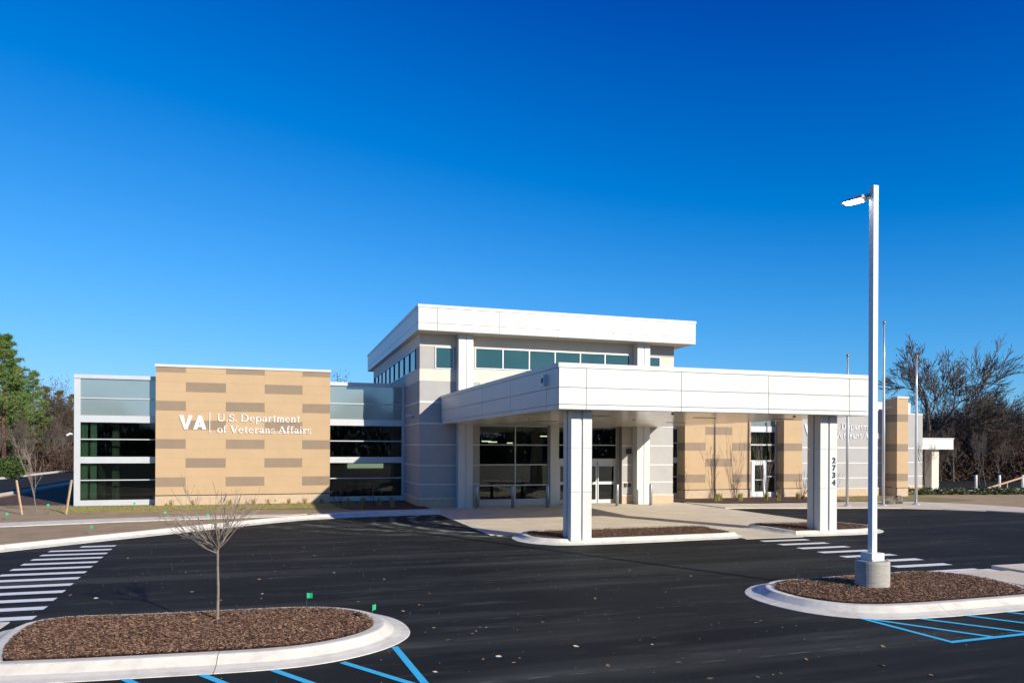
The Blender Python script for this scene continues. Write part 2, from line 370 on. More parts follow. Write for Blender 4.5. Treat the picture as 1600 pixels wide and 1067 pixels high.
sheet('grass_strip', [(29.8, 34.5), (34.3, 34.0), (36, 32.8), (39.5, 33.5), (39.5, 38.2), (31.2, 38.6), (29.8, 38.5)], .048, M['grassdry'], 'yellowed grass patch behind the flagpoles at the grey wall', 'grass')
sheet('bed_or_shade_sheet', [(21.3, 37.0), (22.3, 35.35), (23.6, 34.85), (25.8, 34.5), (31.1, 34.5), (31.25, 38.7), (22.9, 38.7), (21.1, 39.5)], .075, M['mulchbase'], 'brown planting bed of dry perennials before the right tan wall', 'bed')
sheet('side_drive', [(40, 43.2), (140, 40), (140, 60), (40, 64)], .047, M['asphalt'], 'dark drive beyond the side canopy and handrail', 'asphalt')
kerb('kerb', [(38, 64.2), (60, 62.8), (85, 61.6), (140, 60)], 'far pale kerb at the edge of the dark wood', side=-1, piece=9, dens=1)
sheet('side_path', [(39, 40.2), (44, 40.4), (60, 40.0), (60, 43.0), (39, 43.4)], .055, M['pave'], 'pale path leading to the side canopy', 'path')
sheet('side_road', [(-15.4, 40), (-15.4, 140), (-23.0, 140), (-23.0, 40)], LAWN_L+.008, M['asphalt'], 'narrow asphalt road running back along the pine wood', 'road')
kerb('kerb', [(-15.2, 41), (-15.2, 60), (-15.2, 80), (-15.2, 140)], 'white kerb on the lawn side of the narrow road', side=1, piece=6, dens=1, prof=[(0, .05), (0, .24), (.16, .24), (.35, .12), (.5, .09)])
kerb('kerb', [(-23.2, 41), (-23.2, 60), (-23.2, 80), (-23.2, 140)], 'white kerb on the wood side of the narrow road', side=-1, piece=6, dens=1, prof=[(0, .05), (0, .26), (.16, .26), (.35, .14), (.5, .09)])

# ---- planted islands
rng = np.random.default_rng(5)
def chips(name, poly, n, z, m, parent=None, label=None, size=(.018, .06)):
    P = np.array(poly); lo, hi = P.min(0), P.max(0); out = []
    while len(out) < n:
        q = lo+(hi-lo)*rng.random((n, 2)); x, y = q[:, 0], q[:, 1]; ins = np.zeros(n, bool); j = len(P)-1
        for i in range(len(P)):
            c = ((P[i, 1] > y) != (P[j, 1] > y)) & (x < (P[j, 0]-P[i, 0])*(y-P[i, 1])/(P[j, 1]-P[i, 1]+1e-12)+P[i, 0]); ins ^= c; j = i
        out += q[ins].tolist()
    q = np.array(out[:n]); a = rng.random(n)*2*np.pi; L = size[0]+(size[1]-size[0])*rng.random(n); Wd = .006+.011*rng.random(n)
    tilt = (rng.random(n)-.5)*1.3; tilt2 = (rng.random(n)-.5)*1.2; zz = z+.004+.022*rng.random(n)
    ux, uy = np.cos(a), np.sin(a); v = np.zeros((n, 4, 3))
    for k, (s, t) in enumerate(((-.5, -.5), (.5, -.5), (.5, .5), (-.5, .5))):
        v[:, k, 0] = q[:, 0]+ux*s*L*np.cos(tilt)-uy*t*Wd; v[:, k, 1] = q[:, 1]+uy*s*L*np.cos(tilt)+ux*t*Wd
        v[:, k, 2] = zz+s*L*np.sin(tilt)*.5+t*Wd*np.sin(tilt2)
    mb = MB(); mb.v = v.reshape(-1, 3).tolist(); mb.f = [(4*i, 4*i+1, 4*i+2, 4*i+3) for i in range(n)]
    return tag(mb.build(name, m, parent), label, None if parent else 'mulch', kind='stuff')
def bed(poly, z, label, n, amp=.03):
    bm = bmesh.new(); P = smooth(list(poly)+[poly[0]], 4)[:-1]
    a = sum(P[i][0]*P[(i+1) % len(P)][1]-P[(i+1) % len(P)][0]*P[i][1] for i in range(len(P)))
    if a < 0: P = P[::-1]
    f = bm.faces.new([bm.verts.new((p[0], p[1], z-.012)) for p in P])
    bmesh.ops.triangulate(bm, faces=[f])
    bmesh.ops.subdivide_edges(bm, edges=[e for e in bm.edges if e.calc_length() > .3], cuts=3, use_grid_fill=True)
    for v in bm.verts:
        if not v.is_boundary: v.co.z += amp*(.5+.5*math.sin(v.co.x*2.1+v.co.y*1.3))+random.Random(int(v.co.x*977+v.co.y*131)).uniform(-.01, .015)
    me = bpy.data.meshes.new('mulch_bed'); bm.to_mesh(me); bm.free(); me.materials.append(M['mulchbase'])
    o = tag(link('mulch_bed', me), label, 'mulch', kind='structure')
    c1 = chips('wood_chips', P, n, z+.01, M['mulchchip'], o); c2 = chips('wood_chips', P, n//3, z+.018, M['mulchchip2'], o)
    return o
isl1 = [(-3.45, 11.42), (-2.6, 11.30), (-1.57, 11.20), (-.24, 11.10), (.49, 11.18), (1.08, 11.48), (1.45, 11.92), (1.52, 12.42), (1.38, 12.95), (.95, 13.42), (.3, 13.66), (-.4, 13.73), (-2, 13.80), (-3.55, 13.88), (-3.70, 12.6)]
isl2 = [(14.5, 10.98), (13, 10.95), (11.49, 10.95), (10.5, 11.08), (9.95, 11.45), (9.70, 12.05), (9.72, 12.75), (10.05, 13.25), (10.6, 13.52), (12.04, 13.58), (13.3, 13.6), (14.5, 13.6), (15.0, 12.5)]
isl3a = [(7.95, 23.35), (7.95, 22.7), (8.3, 22.15), (9.0, 21.86), (11.4, 21.86), (13.2, 21.95), (14.85, 22.1), (14.9, 23.2), (14.88, 24.15), (13, 24.2), (11.3, 24.2), (8.9, 24.2), (8.2, 23.95)]
isl3b = [(17.4, 21.85), (18.8, 21.8), (20.2, 21.85), (20.95, 22.25), (21.25, 22.9), (21.1, 23.6), (20.6, 24.1), (19, 24.25), (17.45, 24.25), (17.35, 23)]
for pl, lab, n in ((isl1, 'brown wood mulch in the island of the small bare tree', 44000), (isl2, 'brown wood mulch in the island of the light pole', 36000),
                   (isl3a, 'brown wood mulch round the unnumbered canopy column', 9000), (isl3b, 'brown wood mulch round the numbered canopy column', 6000)):
    bed(pl, .15, lab, n)
kerb('kerb', isl1, 'white rolled kerb round the island of the small bare tree', closed=True, side=-1, piece=2.6)
kerb('kerb', isl2, 'white rolled kerb round the island of the light pole', closed=True, side=1, piece=2.6)
C3 = [(0, .0), (0, .150), (.13, .155), (.17, .150), (.22, .105), (.30, .050), (.40, .024), (.50, .008), (.52, -.02)]
kerb('kerb', isl3a, 'white rolled kerb round the bed of the unnumbered canopy column', closed=True, side=-1, piece=2.6, prof=C3)
kerb('kerb', isl3b, 'white rolled kerb round the bed of the numbered canopy column', closed=True, side=-1, piece=2.6, prof=C3)
# concrete ramps beside the islands
r1 = empty('kerb_ramp', (-5, 12.4, 0), 'grey concrete kerb ramp at the end of the crosswalk by the small tree', 'ramp', kind='structure')
for i, (a, b) in enumerate(((-7.4, -5.9), (-5.89, -4.31))): MB().prism([(a, 10.6), (b, 10.6), (b, 14.2), (a, 14.2)], -.1, .05+.004*i).build('slab', M['pave'], r1)
for a, b in ((-7.4, -5.9), (-5.89, -4.31)): MB().prism([(a, 14.21), (b, 14.21), (b, 14.6), (a, 14.6)], -.1, .018).build('gutter', M['conc'], r1)
r2 = empty('kerb_ramp', (16, 12.5, 0), 'grey concrete kerb ramp at the end of the crosswalk by the light pole', 'ramp', kind='structure')
MB().prism([(15.62, 10.6), (17.2, 10.6), (17.2, 13.7), (15.62, 13.7)], -.1, .055).build('slab', M['pave'], r2)
MB().prism([(15.05, 13.71), (17.2, 13.71), (17.2, 14.2), (15.05, 14.2)], -.1, .02).build('gutter', M['conc'], r2)
MB().prism([(17.21, 10.6), (21, 10.6), (21, 14.2), (17.21, 14.2)], -.1, .10).build('slab', M['pave'], r2)

# ---- painted markings
def stripe(root, name, a, b, w, m, z=.0045):
    a = Vector(a); b = Vector(b); t = (b-a).normalized(); n = Vector((-t.y, t.x))*w/2
    mb = MB(); mb.v = [(*(a-n), z), (*(b-n), z), (*(b+n), z), (*(a+n), z)]; mb.f = [(0, 1, 2, 3)]
    return mb.build(name, m, root)
cwl = empty('crosswalk', (-5.2, 20, 0), 'white striped crosswalk from the long kerb to the small tree island', 'crosswalk', kind='structure')
for k in range(13):
    y = 25.0-.84*k; x0 = -6.18+.014*k; x1 = -4.62+.05*k
    if k == 0: x0 = -5.55
    stripe(cwl, 'stripe', (x0, y), (x1, y-.02), .30, M['paint'])
cwr = empty('crosswalk', (16, 17.5, 0), 'white striped crosswalk from the canopy bed to the light pole island', 'crosswalk', kind='structure')
for k in range(8): stripe(cwr, 'stripe', (15.12, 20.62-.905*k), (16.88, 20.60-.905*k), .31, M['paint'])
bl = empty('parking_marking', (0, 10, 0), 'blue painted hatching along the kerb of the small tree island', 'marking', kind='structure')
stripe(bl, 'stripe', (1.71, 11.2), (1.92, 7.5), .10, M['blue'], .005)
for a, b in (((.89, 10.60), (2.05, 8.75)), ((-.03, 10.50), (1.3, 8.4)), ((-.94, 10.58), (.45, 8.4)), ((-1.88, 10.68), (-.5, 8.5)), ((-2.8, 10.74), (-1.4, 8.6))): stripe(bl, 'stripe', a, b, .10, M['blue'])
br = empty('parking_marking', (11, 10, 0), 'blue painted hatching along the kerb of the light pole island', 'marking', kind='structure')
stripe(br, 'stripe', (9.93, 10.8), (10.08, 8.94), .10, M['blue'], .005); stripe(br, 'stripe', (10.03, 8.98), (17, 9.18), .10, M['blue'], .0052)
for a, b in (((9.99, 10.70), (11.0, 9.03)), ((10.89, 10.46), (11.84, 9.07)), ((11.88, 10.46), (12.75, 9.07)), ((12.85, 10.50), (13.7, 9.09)), ((13.8, 10.5), (14.65, 9.11))): stripe(br, 'stripe', a, b, .10, M['blue'])

# ------------------------------------------------------------------ the building
B = empty('clinic_building', (6, 42, 0), 'low modern clinic with tan block walls, grey bands and a white-roofed glazed tower', 'building')
YW, YG, YT, YP, YS, YR = 40.2, 40.9, 36.6, 36.0, 37.15, 38.6
COURSE = .4725
# ---- tan block walls: courses of blocks, checkered brown blocks
def block_wall(name, xe, y, z1, dark, parent, odd_split=True, ret=None, retdepth=.7, base_h=.56):
    """front face at y (facing -Y). xe = column edges. dark(col,course) -> bool"""
    wall = box(name, xe[0]+.006, xe[-1]-.006, y+.008, y+.42, 0, z1-.06, M['tan_joint'], parent)
    z = .60; c = 0
    zc = [z]
    while z < z1-.12:
        z2 = min(1.01+COURSE*(c), z1-.12); zc.append(z2); z = z2; c += 1
    for ci in range(len(zc)-1):
        a, b = zc[ci], zc[ci+1]
        if b-a < .02: continue
        for k in range(len(xe)-1):
            x0, x1 = xe[k], xe[k+1]; dk = dark(k, ci)
            cuts = [x0, x1]
            if not dk and odd_split and (ci+k) % 4 == 1: cuts = [x0, (x0+x1)/2, x1]
            for q in range(len(cuts)-1):
                box('block', cuts[q]+.004, cuts[q+1]-.004, y, y+.06, a+.004, b-.004, M['brown' if dk else 'tan'], wall)
        if ret is not None:                                            # left-hand return face
            box('block', xe[0]-.001, xe[0]+.03, y+.0605, y+retdepth, a+.004, b-.004, M['brown' if ret(ci) else 'tan'], wall)
    box('reveal', xe[0]-.002, xe[-1]+.002, y-.006, y+.06, .558, .602, M['reveal'], wall)
    n = max(1, int((xe[-1]-xe[0])/1.2)); w = (xe[-1]-xe[0])/n
    for k in range(n): box('base_stone', xe[0]+k*w+.003, xe[0]+(k+1)*w-.003, y-.03, y+.06, 0, .557, M['stone'], wall)
    if ret is not None: box('base_stone', xe[0]-.03, xe[0]+.03, y+.061, y+retdepth, 0, .557, M['stone'], wall)
    box('coping', xe[0]-.03, xe[-1]+.03, y-.05, y+.5, z1-.12, z1, M['white'], wall)
    return wall
xe1 = [-5.69, -4.32, -2.45, -.59, 1.28, 2.69]
block_wall('feature_wall', xe1, YW, 7.07, lambda k, c: (k % 2 == 0 and c % 4 == 1) or (k % 2 == 1 and c % 4 == 3), B, ret=lambda c: c % 4 == 1)
box('side_wall', 2.35, 2.66, YW+.42, YG+.2, 0, 6.9, M['tan_joint'], B); box('side_wall', -5.66, -5.35, YW+.42, YG+.2, 0, 6.9, M['tan_joint'], B)
xe2 = [22.93, 24.31, 26.14, 27.47]
block_wall('feature_wall', xe2, YR, 7.07, lambda k, c: (k % 2 == 0 and c % 4 == 1) or (k % 2 == 1 and c % 4 == 3), B, ret=lambda c: c % 4 == 1, retdepth=.8)
block_wall('feature_wall', [29.85, 31.2], YR, 7.07, lambda k, c: c % 4 == 1, B, odd_split=False, ret=lambda c: c % 4 == 1, retdepth=.75)
block_wall('feature_wall', [37.61, 38.5], 37.6, 6.4, lambda k, c: c % 4 == 1, B, odd_split=False, ret=lambda c: c % 4 == 1, retdepth=1.1)

# ---- curtain walls
def curtain(x0, x1, y, jl, jr, parent, xm=()):
    cw = box('curtain_wall', x0, x1, y+.14, y+.2, 4.20, 6.32, M['core'], parent)
    for z0, z1 in ((4.52, 5.335), (5.385, 6.32)): box('spandrel_panel', x0+jl, x1-jr, y+.05, y+.10, z0, z1, M['spandrel'], cw)
    for z0, z1, d in ((6.32, 6.51, -.05), (4.18, 4.52, 0), (2.17, 2.49, 0), (LAWN_L*.5, .36, 0)): box('band', x0, x1, y+d, y+.16, z0, z1, M['alu'], cw)
    for z in (5.36, 3.35, 1.34): box('mullion', x0+jl, x1-jr, y-.005, y+.13, z-.025, z+.025, M['alu'], cw)
    for z0, z1 in ((3.375, 4.18), (2.49, 3.325), (1.365, 2.17), (.36, 1.315)): box('pane', x0+jl, x1-jr, y+.06, y+.072, z0, z1, M['glass'], cw)
    for a, b in ((x0, x0+jl), (x1-jr, x1)):
        if b-a > .01: box('jamb', a, b, y-.003, y+.165, .04, 6.319, M['alu'], cw)
    return cw
curtain(-9.4, -5.72, YG, .27, .02, B)
curtain(2.69, 6.75, YG, .02, .16, B)
curtain(20.98, 22.93, YG-1.5, .02, .02, B)
# rooms behind the left wing's glass
box('room_floor', -9.2, 6.75, YG+.2, 47, -.02, .12, M['infloor'], B); box('room_ceiling', -9.2, 6.75, YG+.21, 47, 4.35, 4.5, M['inceil'], B)
box('room_wall', -9.2, 6.75, 47, 47.2, 0, 6.2, M['inwall'], B); box('room_wall', -9.4, -9.2, YG+.2, 47, 0, 6.3, M['inwall'], B)
box('room_wall', -5.5, 2.5, YG+.6, YG+.75, .12, 4.35, M['inwall'], B); box('room_wall', -7.9, -7.6, YG+.9, YG+1.2, .12, 4.35, M['inwall'], B)
box('desk', 3.6, 5.6, 42.6, 43.4, .12, .9, M['wood'], B); box('cabinet', -7.0, -6.2, 43.5, 44.1, .12, 1.2, M['inwall'], B)
box('glow_strip', 4.2, 6.4, 46.94, 46.99, 1.72, 2.0, M['dimlit'], B)  # glowing strip added on the back wall for a bright streak in the glass
for x in (-9.15, -8.75): box('blind', x, x+.28, YG+.3, YG+.34, .4, 4.3, M['blind'], B)
box('roof', -9.38, 6.75, YG+.21, 62, 6.2, 6.4, M['roof'], B); box('side_wall', -9.4, -9.1, 47.2, 62, 0, 6.45, M['grey'], B)
box('coping', -9.42, -9.08, YG+.17, 62, 6.40, 6.52, M['white'], B)

# ---- the tower
TL, TR, TB, SOF = 6.80, 20.97, 55.0, 8.70
tw = box('tower_wall', TL, TL+.3, YT+.3, TB, 0, SOF, M['core'], B)
box('tower_wall', TL, 9.88, YT, YT+.3, 0, SOF, M['core'], B); box('tower_wall', 17.84, TR, YT, YT+.3, 0, SOF, M['core'], B)
box('tower_wall', TR-.3, TR, YT+.3, TB, 0, SOF, M['core'], B); box('tower_wall', TL+.3, TR-.3, TB-.3, TB, 0, SOF, M['core'], B)
box('tower_wall', 9.881, 17.839, YT, YT+.3, 4.24, SOF, M['core'], B)
box('tower_wall', 9.58, 9.87, YT+.301, YS+.2, 0, 4.24, M['grey'], B); box('tower_wall', 17.86, 18.15, YT+.301, YS+.2, 0, 4.24, M['grey'], B)
bandz = [(1.14, 1.20), (2.09, 2.15), (3.12, 3.19), (4.18, 4.26), (5.23, 5.33)]
pz = [(.50, 1.14), (1.20, 2.09), (2.15, 3.12), (3.19, 4.18), (4.26, 5.23), (5.33, 6.33)]
def clad_front(x0, x1, y, upper=True):
    for a, b in pz: box('render_panel', x0, x1, y-.03, y, a, b, M['grey'], B)
    for a, b in bandz: box('band', x0, x1, y-.055, y, a, b, M['white_render'], B)
    box('base_stone', x0-.02, x1, y-.10, y, 0, .44, M['stone'], B); box('base_cap', x0-.03, x1, y-.12, y, .44, .50, M['cream'], B)
clad_front(TL-.03, 8.62, YT); clad_front(9.37, 9.87, YT)
clad_front(17.86, 18.48, YT); clad_front(19.23, TR, YT)
for a, b in pz: box('render_panel', TL-.03, TL, YT, YG+.05, a, b, M['grey'], B)
for a, b in bandz: box('band', TL-.055, TL, YT, YG+.02, a, b, M['white_render'], B)
box('base_stone', TL-.10, TL, YT, YG-.0, 0, .44, M['stone'], B); box('base_cap', TL-.12, TL, YT, YG-.01, .44, .50, M['cream'], B)
# upper storey cladding
box('band', TL-.04, 8.62, YT-.04, YT, 6.335, 6.94, M['cream'], B); box('band', TL-.04, TL, YT, TB, 6.335, 6.94, M['cream'], B)
box('render_panel', TL-.03, TL, YG+.06, TB, 5.33, 6.33, M['grey'], B)
box('render_panel', TL-.03, 7.53, YT-.03, YT, 6.945, 8.06, M['grey'], B); box('render_panel', 8.50, 8.62, YT-.03, YT, 6.945, 8.06, M['grey'], B)
box('render_panel', TL-.035, 8.62, YT-.035, YT, 8.065, SOF, M['cream'], B)
box('render_panel', TL-.03, TL, YT, YT+1.0, 6.945, 8.06, M['grey'], B); box('render_panel', TL-.03, TL, 54.1, TB, 6.945, 8.06, M['grey'], B)
box('render_panel', TL-.035, TL, YT, TB, 8.065, SOF, M['cream'], B)
def window(x0, x1, y, z0, z1, n, fr=.05):
    w = box('window', x0, x1, y-.01, y, z0, z1, M['core'], B)
    for a, b, c, d in ((x0, x1, z0, z0+fr), (x0, x1, z1-fr, z1), (x0, x0+fr, z0+fr, z1-fr), (x1-fr, x1, z0+fr, z1-fr)): box('frame', a, b, y-.075, y-.0101, c, d, M['alu'], w)
    pw = (x1-x0-2*fr)/n
    for i in range(n):
        a = x0+fr+i*pw; box('pane', a+(.03 if i else 0), a+pw-(.03 if i < n-1 else 0), y-.03, y-.018, z0+fr, z1-fr, M['teal'], w)
        if i: box('mullion', a-.03, a+.03, y-.07, y-.0102, z0+fr, z1-fr, M['alu'], w)
    return w
window(7.54, 8.49, YT, 6.95, 8.055, 1)
YU = YT
window(9.60, 18.30, YU, 7.03, 8.10, 6)
box('render_panel', 9.37, 18.48, YU-.03, YU, 8.105, SOF, M['cream'], B); box('render_panel', 9.88, 17.85, YU-.03, YU, 4.25, 7.025, M['cream'], B)
for a, b in ((9.37, 9.875), (17.855, 18.48)): box('render_panel', a, b, YU-.03, YU, 6.335, 7.025, M['cream'], B)
box('render_panel', 18.31, 18.48, YU-.03, YU, 7.03, 8.10, M['cream'], B); box('render_panel', 9.37, 9.59, YU-.03, YU, 7.03, 8.10, M['cream'], B)
window(19.25, 20.15, YT, 6.95, 8.055, 1)
box('band', 19.23, TR+.04, YT-.04, YT, 6.335, 6.94, M['cream'], B); box('render_panel', 20.16, TR+.03, YT-.03, YT, 6.945, 8.06, M['cream'], B)
box('render_panel', 19.23, TR+.035, YT-.035, YT, 8.065, SOF, M['grey'], B)
# side windows of the clerestory
ys_ = np.linspace(YT+1.05, 54.05, 10)
sw = box('window', TL-.01, TL, YT+1.0, 54.1, 6.95, 8.06, M['core'], B)
for a, b in ((6.95, 7.0), (8.01, 8.06)): box('frame', TL-.07, TL-.0101, YT+1.0, 54.1, a, b, M['alu'], sw)
for i in range(9):
    box('pane', TL-.03, TL-.018, ys_[i]+.05, ys_[i+1]-.05, 7.0, 8.01, M['teal'], sw)
for y in ys_: box('mullion', TL-.075, TL-.0102, y-.05, y+.05, 7.0, 8.01, M['reveal'], sw)
# pilasters
def pilaster(x0, x1, y0, y1, z1):
    p = box('pilaster', x0+.02, x1-.02, y0+.03, y1, 0, z1, M['alu'], B); m = (x0+x1)/2
    for a, b in ((x0, m-.045), (m+.045, x1)):
        zs = [0.0, 3.0, 5.9, z1]
        for k in range(3): box('cladding_panel', a, b, y0, y0+.34, zs[k]+.004, zs[k+1]-.004, M['white'], p)
    for a in (x0+.008, x1-.028): box('cladding_panel', a, a+.02, y0+.341, y1-.002, 0.003, z1-.003, M['white'], p)
pilaster(8.62, 9.37, YP, YT+.02, SOF); pilaster(18.48, 19.23, YP, YT+.02, SOF)
# tower roof
RX0, RX1, RY0, RY1, RZ0, RZ1 = 6.47, 21.66, 35.4, 56.2, SOF, 9.91
rf = box('tower_roof', RX0+.04, RX1-.04, RY0+.04, RY1-.04, RZ0, RZ1-.03, M['core'], B)
box('soffit', RX0+.01, RX1-.01, RY0+.01, RY1-.01, RZ0-.03, RZ0-.001, M['cream'], rf)
def fascia(a, b, nx, ny, zr, joints, parent, th=.04, cop=True, ztop=None):
    """panels on the line a->b, outward normal (nx,ny); joints = distances along"""
    a = Vector(a); b = Vector(b); t = (b-a).normalized(); L = (b-a).length; n = Vector((nx, ny))
    cuts = [0]+[j for j in joints if 0 < j < L]+[L]
    for z0, z1 in zr:
        for k in range(len(cuts)-1):
            p = a+t*(cuts[k]+.010); q = a+t*(cuts[k+1]-.010)
            poly = [p, q, q-n*th, p-n*th]
            ar = sum(poly[i].x*poly[(i+1) % 4].y-poly[(i+1) % 4].x*poly[i].y for i in range(4))
            if ar < 0: poly = poly[::-1]
            MB().prism(poly, z0+.008, z1-.008).build('fascia_panel', M['white'], parent)
    if cop:
        p = a-t*.02; q = b+t*.02; poly = [p+n*.03, q+n*.03, q-n*.12, p-n*.12]
        ar = sum(poly[i].x*poly[(i+1) % 4].y-poly[(i+1) % 4].x*poly[i].y for i in range(4))
        if ar < 0: poly = poly[::-1]
        MB().prism(poly, ztop-.14, ztop).build('coping', M['white'], parent)
zr = [(RZ0-.03, RZ0+.33), (RZ0+.33, RZ1-.14)]
fascia((RX0, RY0), (RX1, RY0), 0, -1, zr, [.95+3.12*i for i in range(5)], rf, ztop=RZ1)
fascia((RX0, RY1), (RX0, RY0+.041), -1, 0, zr, [3.1*i+1.9 for i in range(7)], rf, ztop=RZ1)
fascia((RX1, RY0+.041), (RX1, RY1), 1, 0, zr, [3.1*i+1.0 for i in range(7)], rf, ztop=RZ1)

# ---- storefront under the canopy
sf = box('storefront', 9.95, 17.82, YS+.14, YS+.2, 4.0, 4.24, M['alu'], B)
def bar(x0, x1, z0, z1, m='alu', d=0., parent=sf): return box('mullion', x0, x1, YS+d, YS+.12, z0, z1, M[m], parent)
bar(9.9, 17.84, 4.12, 4.24); bar(9.9, 13.86, .0, .33, d=.012)
for x in (9.95, 11.94, 13.79): bar(x, x+.06, .331, 4.119)
for x0, x1 in ((10.01, 11.94), (12.0, 13.79)):
    for z in (1.06, 2.13, 3.17): bar(x0, x1, z-.03, z+.03, d=.004)
    for z0, z1 in ((.331, 1.03), (1.09, 2.10), (2.16, 3.14), (3.20, 4.119)): box('pane', x0, x1, YS+.05, YS+.06, z0, z1, M['glass'], sf)
box('pier', 13.86, 14.34, YS-.22, YS+.2, 0.014, 4.239, M['white'], B)
bar(14.35, 17.84, 2.13, 2.45); bar(14.35, 17.84, 3.16, 3.21)
for x in (14.35, 17.76): bar(x, x+.07, .02, 2.129)
for x in (14.35, 17.78): bar(x, x+.055, 2.451, 4.119)
for z0, z1 in ((2.451, 3.16), (3.21, 4.119)): box('pane', 14.41, 17.78, YS+.05, YS+.06, z0, z1, M['glass'], sf)
for i, (a, b) in enumerate(((14.43, 15.54), (15.56, 16.66), (16.68, 17.75))):
    y = YS+(.0 if i % 2 else .03)
    d = box('door', a, a+.085, y, y+.05, .03, 2.12, M['alu'], B)
    box('frame', b-.085, b, y, y+.05, .03, 2.12, M['alu'], d)
    for z0, z1 in ((.03, .23), (1.05, 1.20), (2.04, 2.12)): box('frame', a+.085, b-.085, y+.002, y+.048, z0, z1, M['alu'], d)
    for z0, z1 in ((.23, 1.05), (1.20, 2.04)): box('pane', a+.085, b-.085, y+.02, y+.03, z0, z1, M['glass'], d)
box('door_seal', 16.655, 16.685, YS-.012, YS+.03, .03, 2.3, M['reveal'], B)
# lobby
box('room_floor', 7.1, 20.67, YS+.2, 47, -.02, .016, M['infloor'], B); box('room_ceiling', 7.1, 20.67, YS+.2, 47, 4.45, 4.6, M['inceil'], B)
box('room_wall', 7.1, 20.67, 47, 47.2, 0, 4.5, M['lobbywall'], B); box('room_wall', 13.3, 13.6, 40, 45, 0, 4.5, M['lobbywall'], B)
box('desk', 10.2, 12.6, 42.5, 43.3, .016, 1.05, M['wood'], B); box('desk', 15.4, 16.6, 43.5, 44.2, .016, 1.0, M['wood'], B)
for x, y, z, l in ((9.95, 38.6, 4.1, .8), (12.3, 38.6, 4.1, 1.25), (11.6, 41, 3.35, .5), (11.6, 42.4, 3.4, .55), (12.9, 41.5, 3.3, .3), (14.5, 38.6, 4.0, .5), (14.6, 40.5, 3.7, .9)): box('ceiling_light', x, x+l, y, y+.12, z-.03, z+.03, M['lamp'], B)
# card reader, wall light, camera, intercom
box('card_reader', 18.1, 18.4, YT-.10, YT-.031, 2.72, 3.0, M['black'], B); box('push_button', 18.0, 18.14, YT-.09, YT-.031, .92, 1.12, M['black'], B); box('push_button', 18.25, 18.36, YT-.10, YT-.031, .92, 1.12, M['black'], B)
wl = box('wall_light', TL-.42, TL-.03, 38.15, 38.35, 4.62, 4.72, M['lampwhite'], B); box('bracket', TL-.16, TL-.0301, 38.21, 38.29, 4.5, 4.62, M['steel'], wl)
MB().tube([(-9.41, 41.2, 3.55), (-9.62, 41.1, 3.62), (-9.75, 41.05, 3.52)], [.04, .05, .05], 8).build('security_camera', M['lampwhite'], B)

# ---- right wing
def plain_band_wall(x0, x1, y, z1):
    w = box('banded_wall', x0, x1, y, y+.3, 0, z1-.08, M['core'], B)
    for a, b in ((.56, 1.17), (1.23, 2.12), (2.18, 3.08), (3.16, z1-.10)): box('render_panel', x0, x1, y-.03, y, a, b, M['grey'], w)
    for a, b in ((1.17, 1.23), (2.12, 2.18), (3.08, 3.16)): box('band', x0, x1, y-.05, y, a, b, M['white_render'], w)
    box('base_stone', x0, x1, y-.09, y, 0, .50, M['stone'], w); box('base_cap', x0, x1, y-.11, y, .50, .56, M['cream'], w); box('coping', x0, x1, y-.06, y+.32, z1-.10, z1, M['white'], w)
    return w
plain_band_wall(31.22, 37.58, YR+.06, 5.62)
plain_band_wall(38.52, 42.6, 40.4, 5.5)
box('recess_wall', 27.5, 29.82, YR+1.0, YR+1.1, 0, 4.0, M['core'], B)
box('parapet', 31.25, 42.4, 41.2, 41.5, 0, 6.30, M['alu'], B); box('parapet', 21.3, 31.2, 41.2, 41.5, 0, 6.6, M['grey'], B)
box('side_wall', 38.45, 38.52, 38.02, 40.4, 0, 5.5, M['grey'], B); box('side_wall', 42.3, 42.6, 40.72, 62, 0, 5.45, M['grey'], B)
box('roof', 21.0, 42.3, 41.5, 62, 5.2, 5.35, M['roof'], B)
yd = YR+.72
dw = box('entrance_glazing', 27.5, 29.82, yd+.12, yd+.2, 4.0, 6.6, M['core'], B)
box('spandrel_panel', 27.52, 29.8, yd+.05, yd+.1, 4.45, 6.6, M['spandrel'], dw)
for z0, z1 in ((4.07, 4.43), (3.23, 3.32), (2.24, 2.32), (0.05, .34)): box('band', 27.5, 29.82, yd, yd+.12, z0, z1, M['alu'], dw)
for x in (27.5, 29.76): box('mullion', x, x+.06, yd+.001, yd+.12, .341, 4.069, M['alu'], dw)
box('mullion', 29.16, 29.82, yd+.002, yd+.11, 1.28, 1.34, M['alu'], dw)
for x0, x1, z0, z1 in ((27.56, 29.76, 3.32, 4.07), (27.56, 29.76, 2.32, 3.23), (29.16, 29.76, .34, 1.28), (29.16, 29.76, 1.34, 2.24), (27.56, 28.02, .34, 2.24)): box('pane', x0, x1, yd+.05, yd+.06, z0, z1, M['glass'], dw)
box('room_wall', 27.5, 29.82, yd+2.5, yd+2.6, 0, 4.4, M['inwall'], B); box('room_floor', 27.5, 29.82, yd+.2, yd+2.5, -.02, .1, M['infloor'], B); box('room_ceiling', 27.5, 29.82, yd+.2, yd+2.5, 4.2, 4.3, M['inceil'], B)
sd = box('door', 28.03, 28.25, yd-.02, yd+.05, .08, 2.24, M['lampwhite'], B)
box('frame', 28.90, 29.15, yd-.02, yd+.05, .08, 2.24, M['lampwhite'], sd)
for z0, z1 in ((.08, .38), (2.02, 2.24)): box('frame', 28.25, 28.90, yd-.018, yd+.048, z0, z1, M['lampwhite'], sd)
box('pane', 28.25, 28.90, yd+.01, yd+.02, .38, 2.02, M['glass'], sd); box('handle', 28.24, 28.92, yd-.06, yd-.03, 1.08, 1.13, M['steel'], sd)
